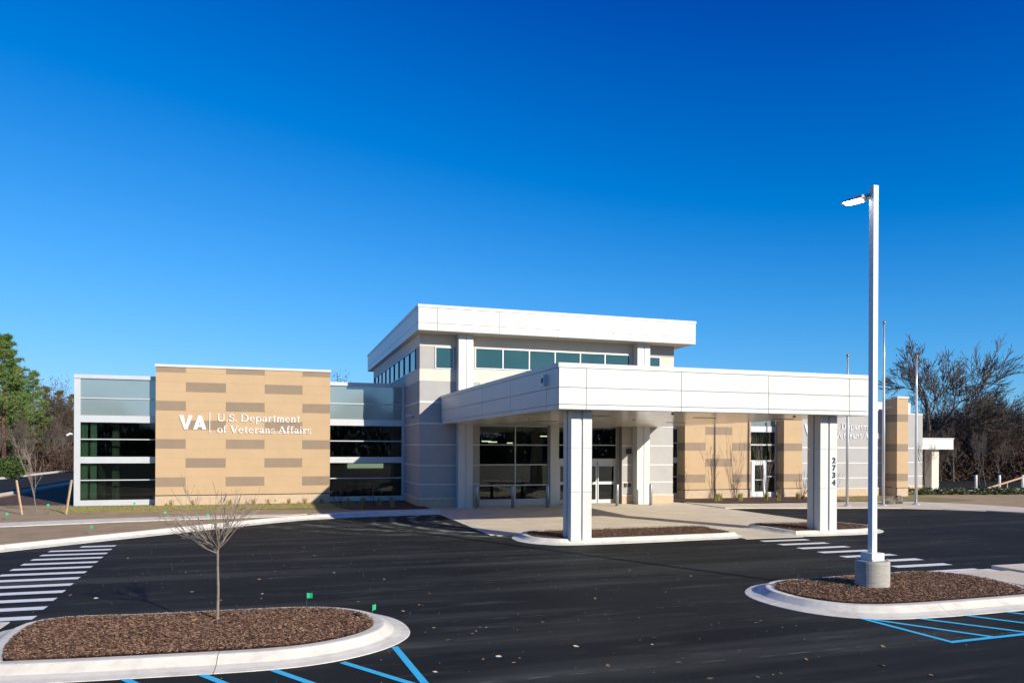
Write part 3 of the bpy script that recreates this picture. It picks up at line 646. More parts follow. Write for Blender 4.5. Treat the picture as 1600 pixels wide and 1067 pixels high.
# side canopy
sc = box('side_canopy', 42.62, 46.3, 41.2, 44.5, 3.05, 3.80, M['white'], B)
box('coping', 42.62, 46.34, 41.16, 44.54, 3.80, 3.86, M['white'], sc); box('column', 44.75, 45.4, 41.6, 42.2, .05, 3.05, M['cream'], sc); box('column', 44.75, 45.4, 43.8, 44.4, .05, 3.05, M['cream'], sc)

# ------------------------------------------------------------------ entrance canopy
CN = empty('entrance_canopy', (14, 28, 0), 'large white flat entrance canopy on two clad columns before the glazed tower', 'canopy')
CX0, CX1, CY0, CY1, CZ0, CZ1 = 8.14, 19.75, 21.0, 36.5, 4.19, 5.60
bl_, br_ = 7.85, 20.04                                     # the canopy opens slightly towards the tower
core = MB().prism([(CX0+.05, CY0+.05), (CX1-.05, CY0+.05), (br_-.05, CY1), (bl_+.05, CY1)], CZ0+.02, CZ1-.05).build('roof', M['core'], CN)
zr = [(CZ0, CZ0+.15), (CZ0+.15, 4.86), (4.86, CZ1-.14)]
fp = core
fascia((CX0, CY0), (CX1, CY0), 0, -1, zr, [.90+3.295*i for i in range(4)], fp, ztop=CZ1)
L = math.hypot(CX0-bl_, CY1-CY0); nx, ny = -(CY1-CY0)/L, -(CX0-bl_)/L
fascia((CX0, CY0+.041), (bl_, CY1), nx, ny, zr, [.98+3.58*i for i in range(5)], fp, ztop=CZ1)
fascia((CX1, CY0+.041), (br_, CY1), -nx, ny, zr, [.98+3.58*i for i in range(5)], fp, ztop=CZ1)
nx_, ny_ = 5, 7
def cl(t, y):
    k = (y-CY0)/(CY1-CY0); a = CX0+(bl_-CX0)*k+.06; b = CX1+(br_-CX1)*k-.06; return a+(b-a)*t
for i in range(nx_):
    for j in range(ny_):
        y0 = CY0+.06+(CY1-CY0-.08)*j/ny_+.006; y1 = CY0+.06+(CY1-CY0-.08)*(j+1)/ny_-.006
        t0, t1 = i/nx_+.0008, (i+1)/nx_-.0008
        MB().prism([(cl(t0, y0), y0), (cl(t1, y0), y0), (cl(t1, y1), y1), (cl(t0, y1), y1)], CZ0-.005, CZ0+.019).build('soffit_panel', M['soffit'], core)
for x, y in ((15.0, 24.6), (16.6, 29.5), (10.6, 24.6), (10.6, 30), (18.4, 24.4), (13.0, 33)): box('recessed_light', x, x+.95, y, y+.09, CZ0-.02, CZ0-.0051, M['black'], core)
for x, y in ((12.6, 22), (17.6, 22.2), (13.8, 27.2), (9.4, 27.5)): MB().lathe(x, y, [(.05, CZ0-.06), (.06, CZ0-.03), (.03, CZ0-.005)], 10).build('sprinkler_head', M['steel'], core)
dv = box('wall_device', CX0-.13, CX0-.0, 22.0, 22.25, 4.98, 5.32, M['lampwhite'], CN); box('lens', CX0-.15, CX0-.131, 22.06, 22.19, 5.06, 5.22, M['navy'], dv)
def column(x0, x1, y0, y1, num=None):
    g = .045; mx, my = (x0+x1)/2, (y0+y1)/2
    c = box('column', x0+.05, x1-.05, y0+.05, y1-.05, .05, CZ0+.02, M['alu'], CN)
    zs = [.10, 1.63, 3.01, CZ0-.006]
    for a, b in ((x0, mx-g), (mx+g, x1)):
        for p, q in ((y0, my-g), (my+g, y1)):
            for k in range(3): box('cladding_panel', a, b, p, q, zs[k]+.004, zs[k+1]-.004, M['white'], c)
    return c
column(8.80, 9.50, 21.6, 22.27); c2 = column(18.23, 18.94, 21.6, 22.27)
def text_mesh(s, size, depth):
    cu = bpy.data.curves.new('t', 'FONT'); cu.body = s; cu.size = size; cu.extrude = depth; cu.align_x = 'CENTER'; cu.offset = .006
    o = bpy.data.objects.new('t', cu); C.objects.link(o); dg = bpy.context.evaluated_depsgraph_get(); dg.update()
    me = bpy.data.meshes.new_from_object(o.evaluated_get(dg)); bpy.data.objects.remove(o); return me
for k, ch in enumerate('2734'):
    me = text_mesh(ch, .27, .012); me.materials.clear(); me.materials.append(M['navy'])
    o = link('numeral', me, c2, Vector((18.80, 21.585, 2.53-.262*k))-ploc(c2)); o.rotation_euler = (R_(90), 0, 0)

# ------------------------------------------------------------------ wall signs
def ring(cx, cy, rx, ry, tx, ty, a0, a1, n=16):
    o = []; i = []
    for k in range(n+1):
        a = R_(a0+(a1-a0)*k/n); o.append((cx+rx*math.cos(a), cy+ry*math.sin(a))); i.append((cx+(rx-tx)*math.cos(a), cy+(ry-ty)*math.sin(a)))
    return [[o[k], o[k+1], i[k+1], i[k]] for k in range(n)]
def rc(x0, y0, x1, y1): return [[(x0, y0), (x1, y0), (x1, y1), (x0, y1)]]
T_, t_, xh = .11, .05, .68
def serif(x, y, w=T_, up=True, o=.07): return rc(x-o, y if up else y-.055, x+w+o, y+.055 if up else y)
def stem(x, y0, y1, w=T_): return rc(x, y0, x+w, y1)
def sl_(x0, y0, x1, y1, w): return [[(x0, y0), (x0+w, y0), (x1+w, y1), (x1, y1)]]
def arch(x, w): return ring(x+w/2, xh-.26, w/2+.01, .27, T_*.85, .10, 0, 165, 10)
GL = {
 'U': (stem(.12, .3, 1)+serif(.12, 1, up=False)+stem(.70, .3, 1, .08)+serif(.70, 1, .08, False)+ring(.45, .32, .33, .335, .12, .09, 180, 360), .95),
 'S': (ring(.33, .745, .24, .265, .10, .085, 25, 265)+ring(.33, .27, .27, .28, .11, .085, -160, 90)+rc(.52, .72, .575, .98)+rc(.06, .03, .11, .28), .68),
 'D': (stem(.12, 0, 1)+serif(.12, 0, o=.08)+serif(.12, 1, up=False, o=.08)+rc(.2, .93, .42, 1)+rc(.2, 0, .42, .07)+ring(.40, .5, .48, .5, .15, .07, -90, 90), .96),
 'e': (ring(.31, .34, .27, .355, .105, .07, 0, 318)+rc(.08, .34, .57, .405), .64),
 'p': (stem(.12, -.3, xh, .105)+serif(.12, -.3, .105)+rc(.04, xh-.055, .105, xh)+ring(.40, .34, .27, .355, .105, .07, -150, 150), .74),
 'a': (ring(.24, .20, .20, .21, .12, .065, 0, 360)+stem(.38, 0, .48, .105)+ring(.28, .45, .23, .245, .12, .075, 0, 155)+rc(.45, 0, .58, .06), .62),
 'r': (stem(.12, 0, xh, .105)+serif(.12, 0, .105)+rc(.03, xh-.055, .105, xh)+ring(.42, .42, .20, .27, .10, .10, 55, 165, 8), .52),
 't': (stem(.15, .1, .90, .105)+rc(.02, xh-.065, .42, xh)+ring(.29, .105, .14, .14, .12, .075, 180, 300, 8), .46),
 'm': (stem(.10, 0, xh, .105)+serif(.10, 0, .105)+rc(.02, xh-.055, .12, xh)+arch(.16, .34)+stem(.38, 0, .44, .105)+serif(.38, 0, .105, o=.05)+arch(.44, .36)+stem(.68, 0, .44, .105)+serif(.68, 0, .105), .92),
 'n': (stem(.10, 0, xh, .105)+serif(.10, 0, .105)+rc(.02, xh-.055, .12, xh)+arch(.16, .38)+stem(.42, 0, .44, .105)+serif(.42, 0, .105), .66),
 'o': (ring(.32, .34, .28, .355, .105, .07, 0, 360), .66),
 'f': (stem(.12, 0, .82, .105)+serif(.12, 0, .105)+rc(.02, xh-.065, .40, xh)+ring(.31, .80, .19, .24, .12, .08, 40, 180, 9), .42),
 'V': (sl_(.36, 0, .05, 1, .16)+sl_(.40, 0, .72, 1, .08)+rc(-.03, .945, .29, 1)+rc(.60, .945, .90, 1), .86),
 'A': (sl_(.06, 0, .38, 1, .08)+sl_(.68, 0, .36, 1, .16)+rc(.2, .30, .66, .37)+rc(-.03, 0, .24, .055)+rc(.58, 0, .92, .055), .92),
 'i': (stem(.10, 0, xh, .105)+serif(.10, 0, .105)+rc(.02, xh-.055, .12, xh)+ring(.165, .88, .085, .085, .085, .085, 0, 360, 10), .34),
 's': (ring(.25, .505, .18, .185, .09, .065, 25, 265, 10)+ring(.25, .19, .20, .20, .10, .065, -160, 90, 10)+rc(.40, .48, .445, .66)+rc(.04, .02, .085, .2), .50),
 '.': (rc(.06, 0, .21, .15), .28),
}
def glyph(name, polys, ox, oz, s, y, depth, parent, sx=1.):
    mb = MB()
    for p in polys:
        q = [(ox+a*s*sx, oz+b*s) for a, b in p]
        ar = sum(q[i][0]*q[(i+1) % len(q)][1]-q[(i+1) % len(q)][0]*q[i][1] for i in range(len(q)))
        if ar < 0: q = q[::-1]
        b = len(mb.v); n = len(q)
        mb.v += [(a, y-depth, c) for a, c in q]+[(a, y, c) for a, c in q]
        mb.f += [tuple(b+i for i in range(n)), tuple(b+2*n-1-i for i in range(n))]+[(b+i, b+n+i, b+n+(i+1) % n, b+(i+1) % n) for i in range(n)]
        depth += .0006                                  # strokes of one letter never share a plane
    mb.build(name, M['letter'], parent)
def wall_sign(x, y, z, k, label):
    """x: left edge of the V, z: base of the second line, k: scale"""
    r = empty('wall_sign', (x, y, z), label, 'sign', 'clinic name in white letters')
    h = .69*k; zb = z+.17*k
    glyph('letter', [[(0, 1), (.27, 1), (.44, .32), (.44, 0), (.34, 0)], [(.44, 0), (.56, 0), (.88, 1), (.62, 1), (.44, .32)]], x, zb, h, y, .05, r)
    glyph('letter', [[(0, 0), (.26, 0), (.33, .22), (.44, .55), (.44, 1), (.33, 1)], [(.44, 1), (.55, 1), (.88, 0), (.62, 0), (.44, .55)], [(.3, .17), (.6, .17), (.55, .36), (.36, .36)]], x+.94*h, zb, h, y, .05, r)
    glyph('divider', rc(0, 0, .03, 1), x+1.40*k, z+.01*k, 1.0*k, y, .05, r)
    for s, zz, width in (('U.S. Department', z+.585*k, 4.05*k), ('of Veterans Affairs', z, 4.60*k)):
        cs = .37*k; adv = sum(GL[c][1] if c != ' ' else .32 for c in s); sx = width/(adv*cs); cx = x+1.75*k
        for c in s:
            if c == ' ': cx += .32*cs*sx; continue
            glyph('letter', GL[c][0], cx, zz, cs, y, .045, r, sx); cx += GL[c][1]*cs*sx
wall_sign(-4.62, YW-.001, 3.70, 1.0, 'white VA and department name lettering on the sunlit tan block wall')
wall_sign(31.35, YR+.029, 3.72, .98, 'white VA and department name lettering on the grey banded wall')

# ------------------------------------------------------------------ light pole
lx, ly = 11.87, 12.5
LP = empty('light_pole', (lx, ly, 0), 'tall white square light pole on a round concrete pier, its lamp lit', 'street lamp')
MB().lathe(lx, ly, [(.335, .05), (.335, .66), (.325, .70), (.02, .70)], 40).build('concrete_pier', M['pier'], LP)
box('base_cover', lx-.16, lx+.16, ly-.16, ly+.16, .702, .86, M['lampwhite'], LP)
box('pole', lx-.062, lx+.062, ly-.062, ly+.062, .86, 8.50, M['lampwhite'], LP)
box('handhole_cover', lx-.03, lx+.03, ly-.068, ly-.0621, 1.15, 1.32, M['lampwhite'], LP)
for dx in (-.2, .2):
    for dy in (-.2, .2): MB().lathe(lx+dx, ly+dy, [(.02, .70), (.02, .735), (.008, .75)], 8).build('anchor_bolt', M['steel'], LP)
hd = Vector((-.44, .90)).normalized(); sd_ = Vector((-hd.y, hd.x))
def hp(a, s, z): v = Vector((lx, ly))+hd*a+sd_*s; return (v.x, v.y, z)
hmb = MB(); rows = [(.06, .05, 8.28, 8.35), (.12, .06, 8.28, 8.36), (.20, .145, 8.27, 8.345), (.40, .155, 8.265, 8.325), (.62, .14, 8.26, 8.29), (.655, .11, 8.26, 8.275)]
for a, s, z0, z1 in rows: hmb.v += [hp(a, -s, z0), hp(a, s, z0), hp(a, s*.8, z1), hp(a, -s*.8, z1)]
for i in range(len(rows)-1):
    for j in range(4): hmb.f.append((4*i+j, 4*i+(j+1) % 4, 4*i+4+(j+1) % 4, 4*i+4+j))
hmb.f += [(3, 2, 1, 0), tuple(4*(len(rows)-1)+j for j in range(4))]
head = hmb.build('lamp_head', M['steel'], LP)
lmb = MB(); lmb.v = [hp(.25, -.12, 8.252), hp(.25, .12, 8.252), hp(.59, .12, 8.252), hp(.59, -.12, 8.252), hp(.25, -.12, 8.262), hp(.25, .12, 8.262), hp(.59, .12, 8.262), hp(.59, -.12, 8.262)]
lmb.f = [(0, 1, 2, 3), (7, 6, 5, 4), (0, 4, 5, 1), (1, 5, 6, 2), (2, 6, 7, 3), (3, 7, 4, 0)]
lmb.build('led_panel', M['led'], head)

# ------------------------------------------------------------------ flagpoles
def flagpole(x, y, h, label):
    r = empty('flagpole', (x, y, .05), label, 'flagpole', 'flagpoles along the curved sidewalk')
    MB().lathe(x, y, [(.22, .05), (.22, .07), (.12, .10), (.085, .14)], 20).build('base_collar', M['polesilver'], r, True)
    MB().lathe(x, y, [(.075, .10), (.074, h*.45), (.055, h*.8), (.04, h)], 14).build('pole', M['polesilver'], r, True)
    MB().lathe(x, y, [(.02, h), (.06, h+.01), (.06, h+.06), (.03, h+.08)], 12).build('truck', M['steel'], r, True)
    MB().lathe(x, y, [(.01, h+.08), (.06, h+.11), (.085, h+.165), (.06, h+.22), (.008, h+.25)], 14).build('finial', M['gold'], r, True)
    MB().tube([(x-.09, y-.02, 1.1), (x-.10, y-.02, h-.1)], [.006, .006], 4).build('halyard', M['lampwhite'], r)
flagpole(28.5, 31.75, 7.75, 'shorter silver flagpole standing by the numbered canopy column')
flagpole(30.86, 31.75, 9.6, 'tallest silver flagpole, between the two shorter ones')
flagpole(33.07, 31.75, 7.9, 'shorter silver flagpole standing beside the boulders')

# ------------------------------------------------------------------ bollards
for k, ((x, y), lab) in enumerate(zip([(9.5, 35.72), (11.25, 35.3), (13.05, 35.2), (16.95, 35.25), (18.88, 35.2)],
        ['steel bollard nearest the grey shaded tower corner', 'steel bollard before the middle of the glazed storefront', 'steel bollard before the white storefront pier', 'steel bollard before the entrance doors', 'steel bollard before the sunlit pilaster'])):
    r = empty('bollard', (x, y, .014), lab, 'bollard', 'bollards before the entrance')
    MB().lathe(x, y, [(.085, .014), (.085, 1.10), (.06, 1.145), (.01, 1.16)], 18).build('post', M['steel'], r, True); MB().lathe(x, y, [(.12, .014), (.12, .03), (.086, .04)], 18).build('collar', M['steel'], r, True)
for (x, y), lab in zip([(50.9, 43.3), (52.9, 43.0), (54.9, 42.7)], ['white guard post closest to the side canopy', 'white guard post at the foot of the wooden rail', 'white guard post carrying the top of the wooden rail']):
    r = empty('guard_post', (x, y, .05), lab, 'post', 'guard posts beside the side drive')
    MB().lathe(x, y, [(.095, .05), (.095, 1.05), (.07, 1.10), (.01, 1.12)], 14).build('post', M['lampwhite'], r, True); MB().lathe(x, y, [(.17, .05), (.17, .08), (.14, .09)], 14).build('collar', M['lampwhite'], r, True)
ra = empty('handrail', (53, 42.6, .05), 'pale wooden rail sloping up to the last guard post', 'rail')
MB().tube([(51.4, 42.75, .12), (54.85, 42.45, 1.0)], [.07, .07], 6).build('rail', M['stake'], ra); MB().tube([(53.2, 42.6, .05), (53.2, 42.6, .55)], [.04, .04], 6).build('strut', M['stake'], ra)

# boulders
def boulder(x, y, sx, sy, sz, seed, lab):
    bm = bmesh.new(); bmesh.ops.create_icosphere(bm, subdivisions=3, radius=1); rr = random.Random(seed); d = [(Vector((rr.gauss(0, 1), rr.gauss(0, 1), rr.gauss(0, 1))).normalized(), rr.uniform(.55, .9)) for _ in range(9)]
    for v in bm.verts:
        for n, k in d:
            e = v.co.dot(n)-k
            if e > 0: v.co -= n*e
        v.co = Vector((v.co.x*sx, v.co.y*sy, v.co.z*sz))
    me = bpy.data.meshes.new('boulder'); bm.to_mesh(me); bm.free(); me.materials.append(M['boulder'])
    tag(link('boulder', me, None, (x, y, .05+sz*.6)), lab, 'boulder')
boulder(31.75, 32.3, .42, .3, .26, 1, 'dark boulder at the foot of the tallest flagpole'); boulder(32.4, 32.35, .42, .3, .30, 4, 'pale boulder leaning between two flagpoles')

# ------------------------------------------------------------------ trees
def perp(d, rr):
    v = Vector((rr.gauss(0, 1), rr.gauss(0, 1), rr.gauss(0, 1))); return (v-d*v.dot(d)).normalized()
def grow(mb, rr, p, d, L, r, lev, P, tips):
    n = 4 if lev >= P['lev']-1 else 3; pts = [p.copy()]; rads = [r]
    k = 6 if r > .08 else (4 if r > .015 else 3)
    for i in range(n):
        d = (d+perp(d, rr)*rr.uniform(0, P['wob'])+Vector((0, 0, 1))*P['up']).normalized()
        p = p+d*(L/n); pts.append(p.copy()); rads.append(max(r*(1-(1-P['tip'])*(i+1)/n), P['rmin']))
    mb.tube(pts, rads, k, cap=False)
    if lev == 0: tips.append((pts[-1], d)); return
    nc = rr.randint(*P['n'])
    for c in range(nc):
        t = rr.uniform(P['t0'], 1.0) if c else 1.0
        i = min(int(t*n), n-1); q = pts[i].lerp(pts[i+1], t*n-i); rad = rads[i]+(rads[i+1]-rads[i])*(t*n-i)
        a = rr.uniform(*P['ang'])*(P.get('ap', .5) if c == 0 else 1); nd_ = (d*math.cos(a)+perp(d, rr)*math.sin(a)).normalized()
        grow(mb, rr, q, nd_, L*rr.uniform(*P['len']), max(rad*rr.uniform(.5, .75), P['rmin']), lev-1, P, tips)
def leaves(pts, rr, n, spread, size, flat=.5):
    mb = MB()
    for p in pts:
        for _ in range(n):
            c = p+Vector((rr.gauss(0, spread), rr.gauss(0, spread), rr.gauss(0, spread*.8)))
            a = perp(Vector((0, 0, 1)), rr) if rr.random() < flat else Vector((rr.gauss(0, 1), rr.gauss(0, 1), rr.gauss(0, 1))).normalized()
            b = perp(a, rr); s = size*rr.uniform(.6, 1.3); i = len(mb.v)
            for q in (c-a*s, c+b*s*.45, c+a*s, c-b*s*.45): mb.v.append(tuple(q))
            mb.f.append((i, i+1, i+2, i+3))
    return mb
def bare_tree(h, seed, lev=5, leaf=0, t0=.3, apical=.35, bark='bark', leafm='leafbrown', spread=(.35, .75), trunk=.36, n=(3, 5), up=.05, rt=None, rmin=.009):
    rr = random.Random(seed); mb = MB(); tips = []
    P = dict(lev=lev, wob=.22, up=up, tip=.55, rmin=rmin, n=n, t0=t0, ap=apical, ang=spread, len=(.58, .82))
    grow(mb, rr, Vector((0, 0, 0)), Vector((0, 0, 1)), h*trunk, rt or h*.016, lev, P, tips)
    top = max(v[2] for v in mb.v); k = h/top; mb.v = [(x*k, y*k, z*k) for x, y, z in mb.v]; tips = [(p*k, d) for p, d in tips]
    r = bpy.data.objects.new('bare_tree', None); C.objects.link(r)
    mb.local('trunk', M[bark], r)
    if leaf:
        rr.shuffle(tips); leaves([t[0] for t in tips[:int(len(tips)*leaf)]], rr, 3, .25, .12).local('crown', M[leafm], r)
    return r
def pine(h, seed, mbark='bark_pine', mn='needle', clear=.35, width=.2, dens=1.0):
    rr = random.Random(seed); mb = MB(); ne = MB()
    pts = [Vector((rr.uniform(-.1, .1)*i/6, rr.uniform(-.1, .1)*i/6, h*i/9)) for i in range(10)]
    mb.tube(pts, [h*.016*(1-.92*i/9) for i in range(10)], 7, cap=False)
    nb = int(46*dens)
    for b in range(nb):
        t = clear+(1-clear)*(b/nb)**.9; z = h*t*.985; az = b*2.4+rr.uniform(-.5, .5)
        L = h*width*(1.15-.95*((t-clear)/(1-clear))**1.2)*rr.uniform(.55, 1.2); el = rr.uniform(-.1, .35)+.3*(t-clear)
        d = Vector((math.cos(az)*math.cos(el), math.sin(az)*math.cos(el), math.sin(el))); p = Vector((0, 0, z)); bp = [p]
        for s in range(4): d = (d+Vector((0, 0, .06))+perp(d, rr)*.1).normalized(); p = p+d*L/4; bp.append(p)
        mb.tube(bp, [.055*h/14, .045*h/14, .035*h/14, .022*h/14, .01], 4, cap=False)
        for s in range(int(13*dens)+4):
            f = rr.uniform(.3, 1.02)*4; i = min(int(f), 3); q = bp[i].lerp(bp[i+1], min(f-i, 1))+Vector((rr.gauss(0, 1), rr.gauss(0, 1), rr.gauss(0, .5)))*L*.13
            cs = h*.024*rr.uniform(.6, 1.3)
            for _ in range(22):
                a = (Vector((rr.gauss(0, 1), rr.gauss(0, 1), rr.gauss(.35, .8)))).normalized(); w = perp(a, rr)*cs*.085; k = len(ne.v)
                ne.v += [tuple(q-w), tuple(q+w), tuple(q+a*cs*rr.uniform(.7, 1.5))]; ne.f.append((k, k+1, k+2))
    r = bpy.data.objects.new('pine_tree', None); C.objects.link(r)
    mb.local('trunk', M[mbark], r); ne.local('crown', M[mn], r)
    return r
_used = set()
def put(proto, name, x, y, z, rz, s, label, cat, group=None):
    o = copy_tree(proto) if id(proto) in _used else proto
    _used.add(id(proto)); o.name = name
    o.location = (x, y, z); o.rotation_euler = (0, 0, rz); o.scale = (s, s, s)
    for k in ('label', 'category', 'group'):
        if k in o: del o[k]
    return tag(o, label, cat, group)
def at(px, depth):                                     # column of the photo at a distance along the view
    u = (px-800)/FPX; return ((_F[0]+_R[0]*u)*depth, (_F[1]+_R[1]*u)*depth)

# the small vase-shaped tree in the near island
rr = random.Random(21); vt = empty('small_tree', (-.91, 13.04, .15), 'small leafless vase-shaped tree alone in the mulch island', 'tree')
mb = MB(); mb.tube([(0, 0, -.05), (.01, 0, .5), (0, .01, .9), (0, 0, 1.22)], [.025, .0215, .0195, .019], 8, cap=False); mb.local('trunk', M['bark_light'], vt, True)
mb = MB(); P = dict(lev=3, wob=.24, up=.05, tip=.5, rmin=.0034, n=(3, 5), t0=.25, ang=(.18, .5), len=(.45, .70))
for k in range(16):
    az = k*2.39996+rr.uniform(-.3, .3); el = rr.uniform(.05, 1.0)
    d = Vector((math.cos(az)*math.cos(el), math.sin(az)*math.cos(el), math.sin(el)))
    grow(mb, rr, Vector((0, 0, 1.17+rr.uniform(-.07, .05))), d, .64*rr.uniform(.65, 1.15), .010, 2, P, [])
mb.local('crown', M['bark_light'], vt)

# staked sapling on the lawn
sp = bare_tree(3.7, 33, lev=3, bark='bark_light', spread=(.2, .42), trunk=.5, n=(3, 4), up=.10, rt=.035, rmin=.006)
put(sp, 'sapling', -10.1, 37.6, LAWN_L, 0, 1, 'leafless sapling between two wooden stakes on the brown lawn', 'tree')
for (x0, y0, x1, lab) in ((-10.3, 36.4, -10.52, 'wooden stake leaning away from the clinic beside the sapling'), (-8.6, 36.1, -8.38, 'wooden stake leaning towards the clinic beside the sapling')):
    mb = MB(); mb.tube([(x0, y0, 0), (x1, y0, 1.55)], [.045, .045], 4); tag(mb.build('stake', M['stake'], None, at=(x0, y0, LAWN_L)), lab, 'stake', 'stakes of the sapling')

# left: the pine wood
p1 = pine(14.3, 3, clear=.36, width=.21, dens=1.5)
bx_, by_ = at(6, 76); put(p1, 'pine_tree', bx_, by_, LAWN_L, .6, 1, 'tall green pine with a bare reddish trunk at the road', 'tree')
p2 = pine(12, 8, mbark='bark', mn='needle', clear=.25, width=.20, dens=.95); p3 = pine(10.5, 14, mbark='bark', mn='needle2', clear=.12, width=.19, dens=.95)
t1 = bare_tree(11.5, 41, lev=5, bark='bark', leaf=.5, leafm='leafbrown'); t2 = bare_tree(10.5, 52, lev=5, bark='bark_pale', leaf=.12, leafm='leaforange', spread=(.3, .6)); t3 = bare_tree(13.5, 63, lev=6, bark='bark', leaf=.05, leafm='leafbrown', spread=(.32, .62), trunk=.19, n=(3, 4), rmin=.011, up=.035, t0=.25, apical=.55)
t4 = bare_tree(9.5, 77, lev=5, bark='bark', leaf=.10, leafm='leaforange', spread=(.35, .7), rmin=.014)
WL = 'trees of the wood along the narrow road'
for px, d, pr, s, rz, lab in ((52, 84, p2, .96, 1, 'mid-height green pine behind the tall pine'), (24, 88, p2, 1.05, 3, 'mid-height green pine behind the tall pine'), (-26, 80, p2, 1.15, 5, 'mid-height green pine behind the tall pine'), (-70, 84, p2, 1.1, 2, 'mid-height green pine behind the tall pine'),
        (72, 94, p3, 1.0, 0, 'olive green cedar among bare trees'), (92, 100, p3, 1.0, 2, 'olive green cedar among bare trees'), (40, 92, p3, .95, 4, 'olive green cedar among bare trees'), (112, 104, p3, .98, 1.5, 'olive green cedar among bare trees'), (8, 96, p3, 1.05, 2.5, 'olive green cedar among bare trees'), (-40, 92, p3, 1.1, .7, 'olive green cedar among bare trees'),
        (86, 90, t1, .92, 0, 'brown-leaved tree with thinning crown beyond the road'), (106, 92, t1, .98, 2, 'brown-leaved tree with thinning crown beyond the road'), (128, 96, t1, .9, 4, 'brown-leaved tree with thinning crown beyond the road'),
        (30, 72, t2, .62, 1, 'pale-barked bare tree at the edge of the pine wood'), (50, 78, t2, .66, 3, 'pale-barked bare tree at the edge of the pine wood'), (78, 84, t2, .72, 5, 'pale-barked bare tree at the edge of the pine wood'), (100, 86, t2, .66, 2.2, 'pale-barked bare tree at the edge of the pine wood'), (-20, 74, t2, .7, .5, 'pale-barked bare tree at the edge of the pine wood')):
    x, y = at(px, d); nm = 'pine_tree' if pr in (p2,) else ('cedar_tree' if pr is p3 else 'bare_tree')
    put(pr, nm, x, y, LAWN_L, rz, s, lab, 'tree', WL)
def bush(name, x, y, z, rx, rz, m, n, seed, lab, group=None, size=.12):
    rr = random.Random(seed); r = empty(name, (x, y, z), lab, 'shrub', group); pts = []; mb = MB()
    for _ in range(n):
        v = Vector((rr.gauss(0, 1), rr.gauss(0, 1), rr.gauss(0, 1))).normalized()*rr.uniform(.55, 1.05)**.6; pts.append(Vector((v.x*rx, v.y*rx, rz*.55+v.z*rz*.55)))
    leaves(pts, rr, 6, rx*.09, size).local('foliage', m, r)
    for k in range(6): a = k*1.05; mb.tube([(0, 0, 0), (math.cos(a)*rx*.4, math.sin(a)*rx*.4, rz*.7)], [.04, .015], 4, cap=False)
    mb.local('stem', M['bark'], r)
    return r
for px, d, rx, rz, sd, lab in ((4, 66, .9, 1.6, 1, 'low round evergreen bush at the foot of the tall pine'), (22, 67, 1.0, 1.9, 2, 'rounder evergreen bush beside the foot of the tall pine')):
    x, y = at(px, d); bush('evergreen_bush', x, y, LAWN_L, rx, rz, M['shrub'], 420, sd, lab, size=.11)
# undergrowth: nobody could count it
def brush(name, area, n, hmax, m, seed, lab, tall=1.0):
    """thin leaning stems and leaves filling the floor of a wood. area(rr) -> x, y"""
    rr = random.Random(seed); mb = MB()
    for _ in range(n):
        x, y = area(rr); z = LAWN_L+hmax*rr.random()**1.5*tall; a = rr.uniform(0, 6.28)
        L = rr.uniform(.3, 1.3); d = Vector((rr.gauss(0, .5), rr.gauss(0, .5), rr.gauss(.5, .5))).normalized(); w = perp(d, rr)*rr.uniform(.02, .07); p = Vector((x, y, z)); i = len(mb.v)
        mb.v += [tuple(p-w), tuple(p+w), tuple(p+d*L)]; mb.f.append((i, i+1, i+2))
        if rr.random() < .5:
            q = p+d*L*.7; u = perp(d, rr)*.12; v = perp(u.normalized(), rr)*.08; i = len(mb.v); mb.v += [tuple(q-u), tuple(q+v), tuple(q+u), tuple(q-v)]; mb.f.append((i, i+1, i+2, i+3))
    return tag(mb.build(name, m), lab, 'undergrowth', kind='stuff')
def areaL(rr): return at(rr.uniform(-160, 150), rr.uniform(98, 122))
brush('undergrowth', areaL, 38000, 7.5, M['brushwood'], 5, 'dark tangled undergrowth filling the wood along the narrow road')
def areaL2(rr): return at(rr.uniform(-120, 135), rr.uniform(80, 100))
brush('undergrowth', areaL2, 9000, 2.6, M['leafbrown'], 6, 'low rust-brown brush at the edge of the wood')

# right: the bare wood
WR = 'bare trees of the wood beyond the side canopy'
x, y = at(1446, 74); put(t3, 'bare_tree', x, y, .04, 3.3, 1.08, 'largest bare tree with a wide dark spreading crown above the side canopy', 'tree')
lt3, lt4, lt1, lt2 = 'wide bare tree with dark spreading limbs in the wood', 'lower tree with scattered rust leaves in the wood', 'brown-leaved tree in the bare wood', 'pale-stemmed bare tree in the dark wood'
for px, d, pr, s, rz, lab in ((1525, 78, t3, .74, 2, lt3), (1572, 84, t3, .66, 4, lt3), (1400, 84, t3, .55, 1, lt3), (1640, 82, t3, .66, 5.5, lt3), (1490, 90, t3, .72, 3.2, lt3), (1548, 92, t3, .72, .3, lt3), (1700, 86, t3, .68, 1.7, lt3),
        (1530, 72, t4, .70, 0, lt4), (1585, 74, t4, .66, 2, lt4), (1470, 70, t4, .62, 4, lt4), (1610, 86, t4, .85, 1, lt4), (1560, 94, t4, .95, 3, lt4), (1500, 94, t4, .9, 5, lt4), (1660, 76, t4, .75, 2.6, lt4), (1425, 90, t4, .8, .8, lt4), (1385, 92, t4, .7, 3.6, lt4),
        (1595, 96, t1, .78, 1, lt1), (1545, 80, t1, .62, 3, lt1), (1455, 92, t1, .74, 5, lt1), (1690, 94, t1, .8, 2, lt1),
        (1490, 70, t2, .50, 1, lt2), (1560, 71, t2, .48, 4, lt2), (1437, 69, t2, .46, 5, lt2)):
    x, y = at(px, d); put(pr, 'bare_tree', x, y, .04, rz, s, lab, 'tree', WR)
def areaR(rr): return at(rr.uniform(1375, 1760), rr.uniform(74, 112))
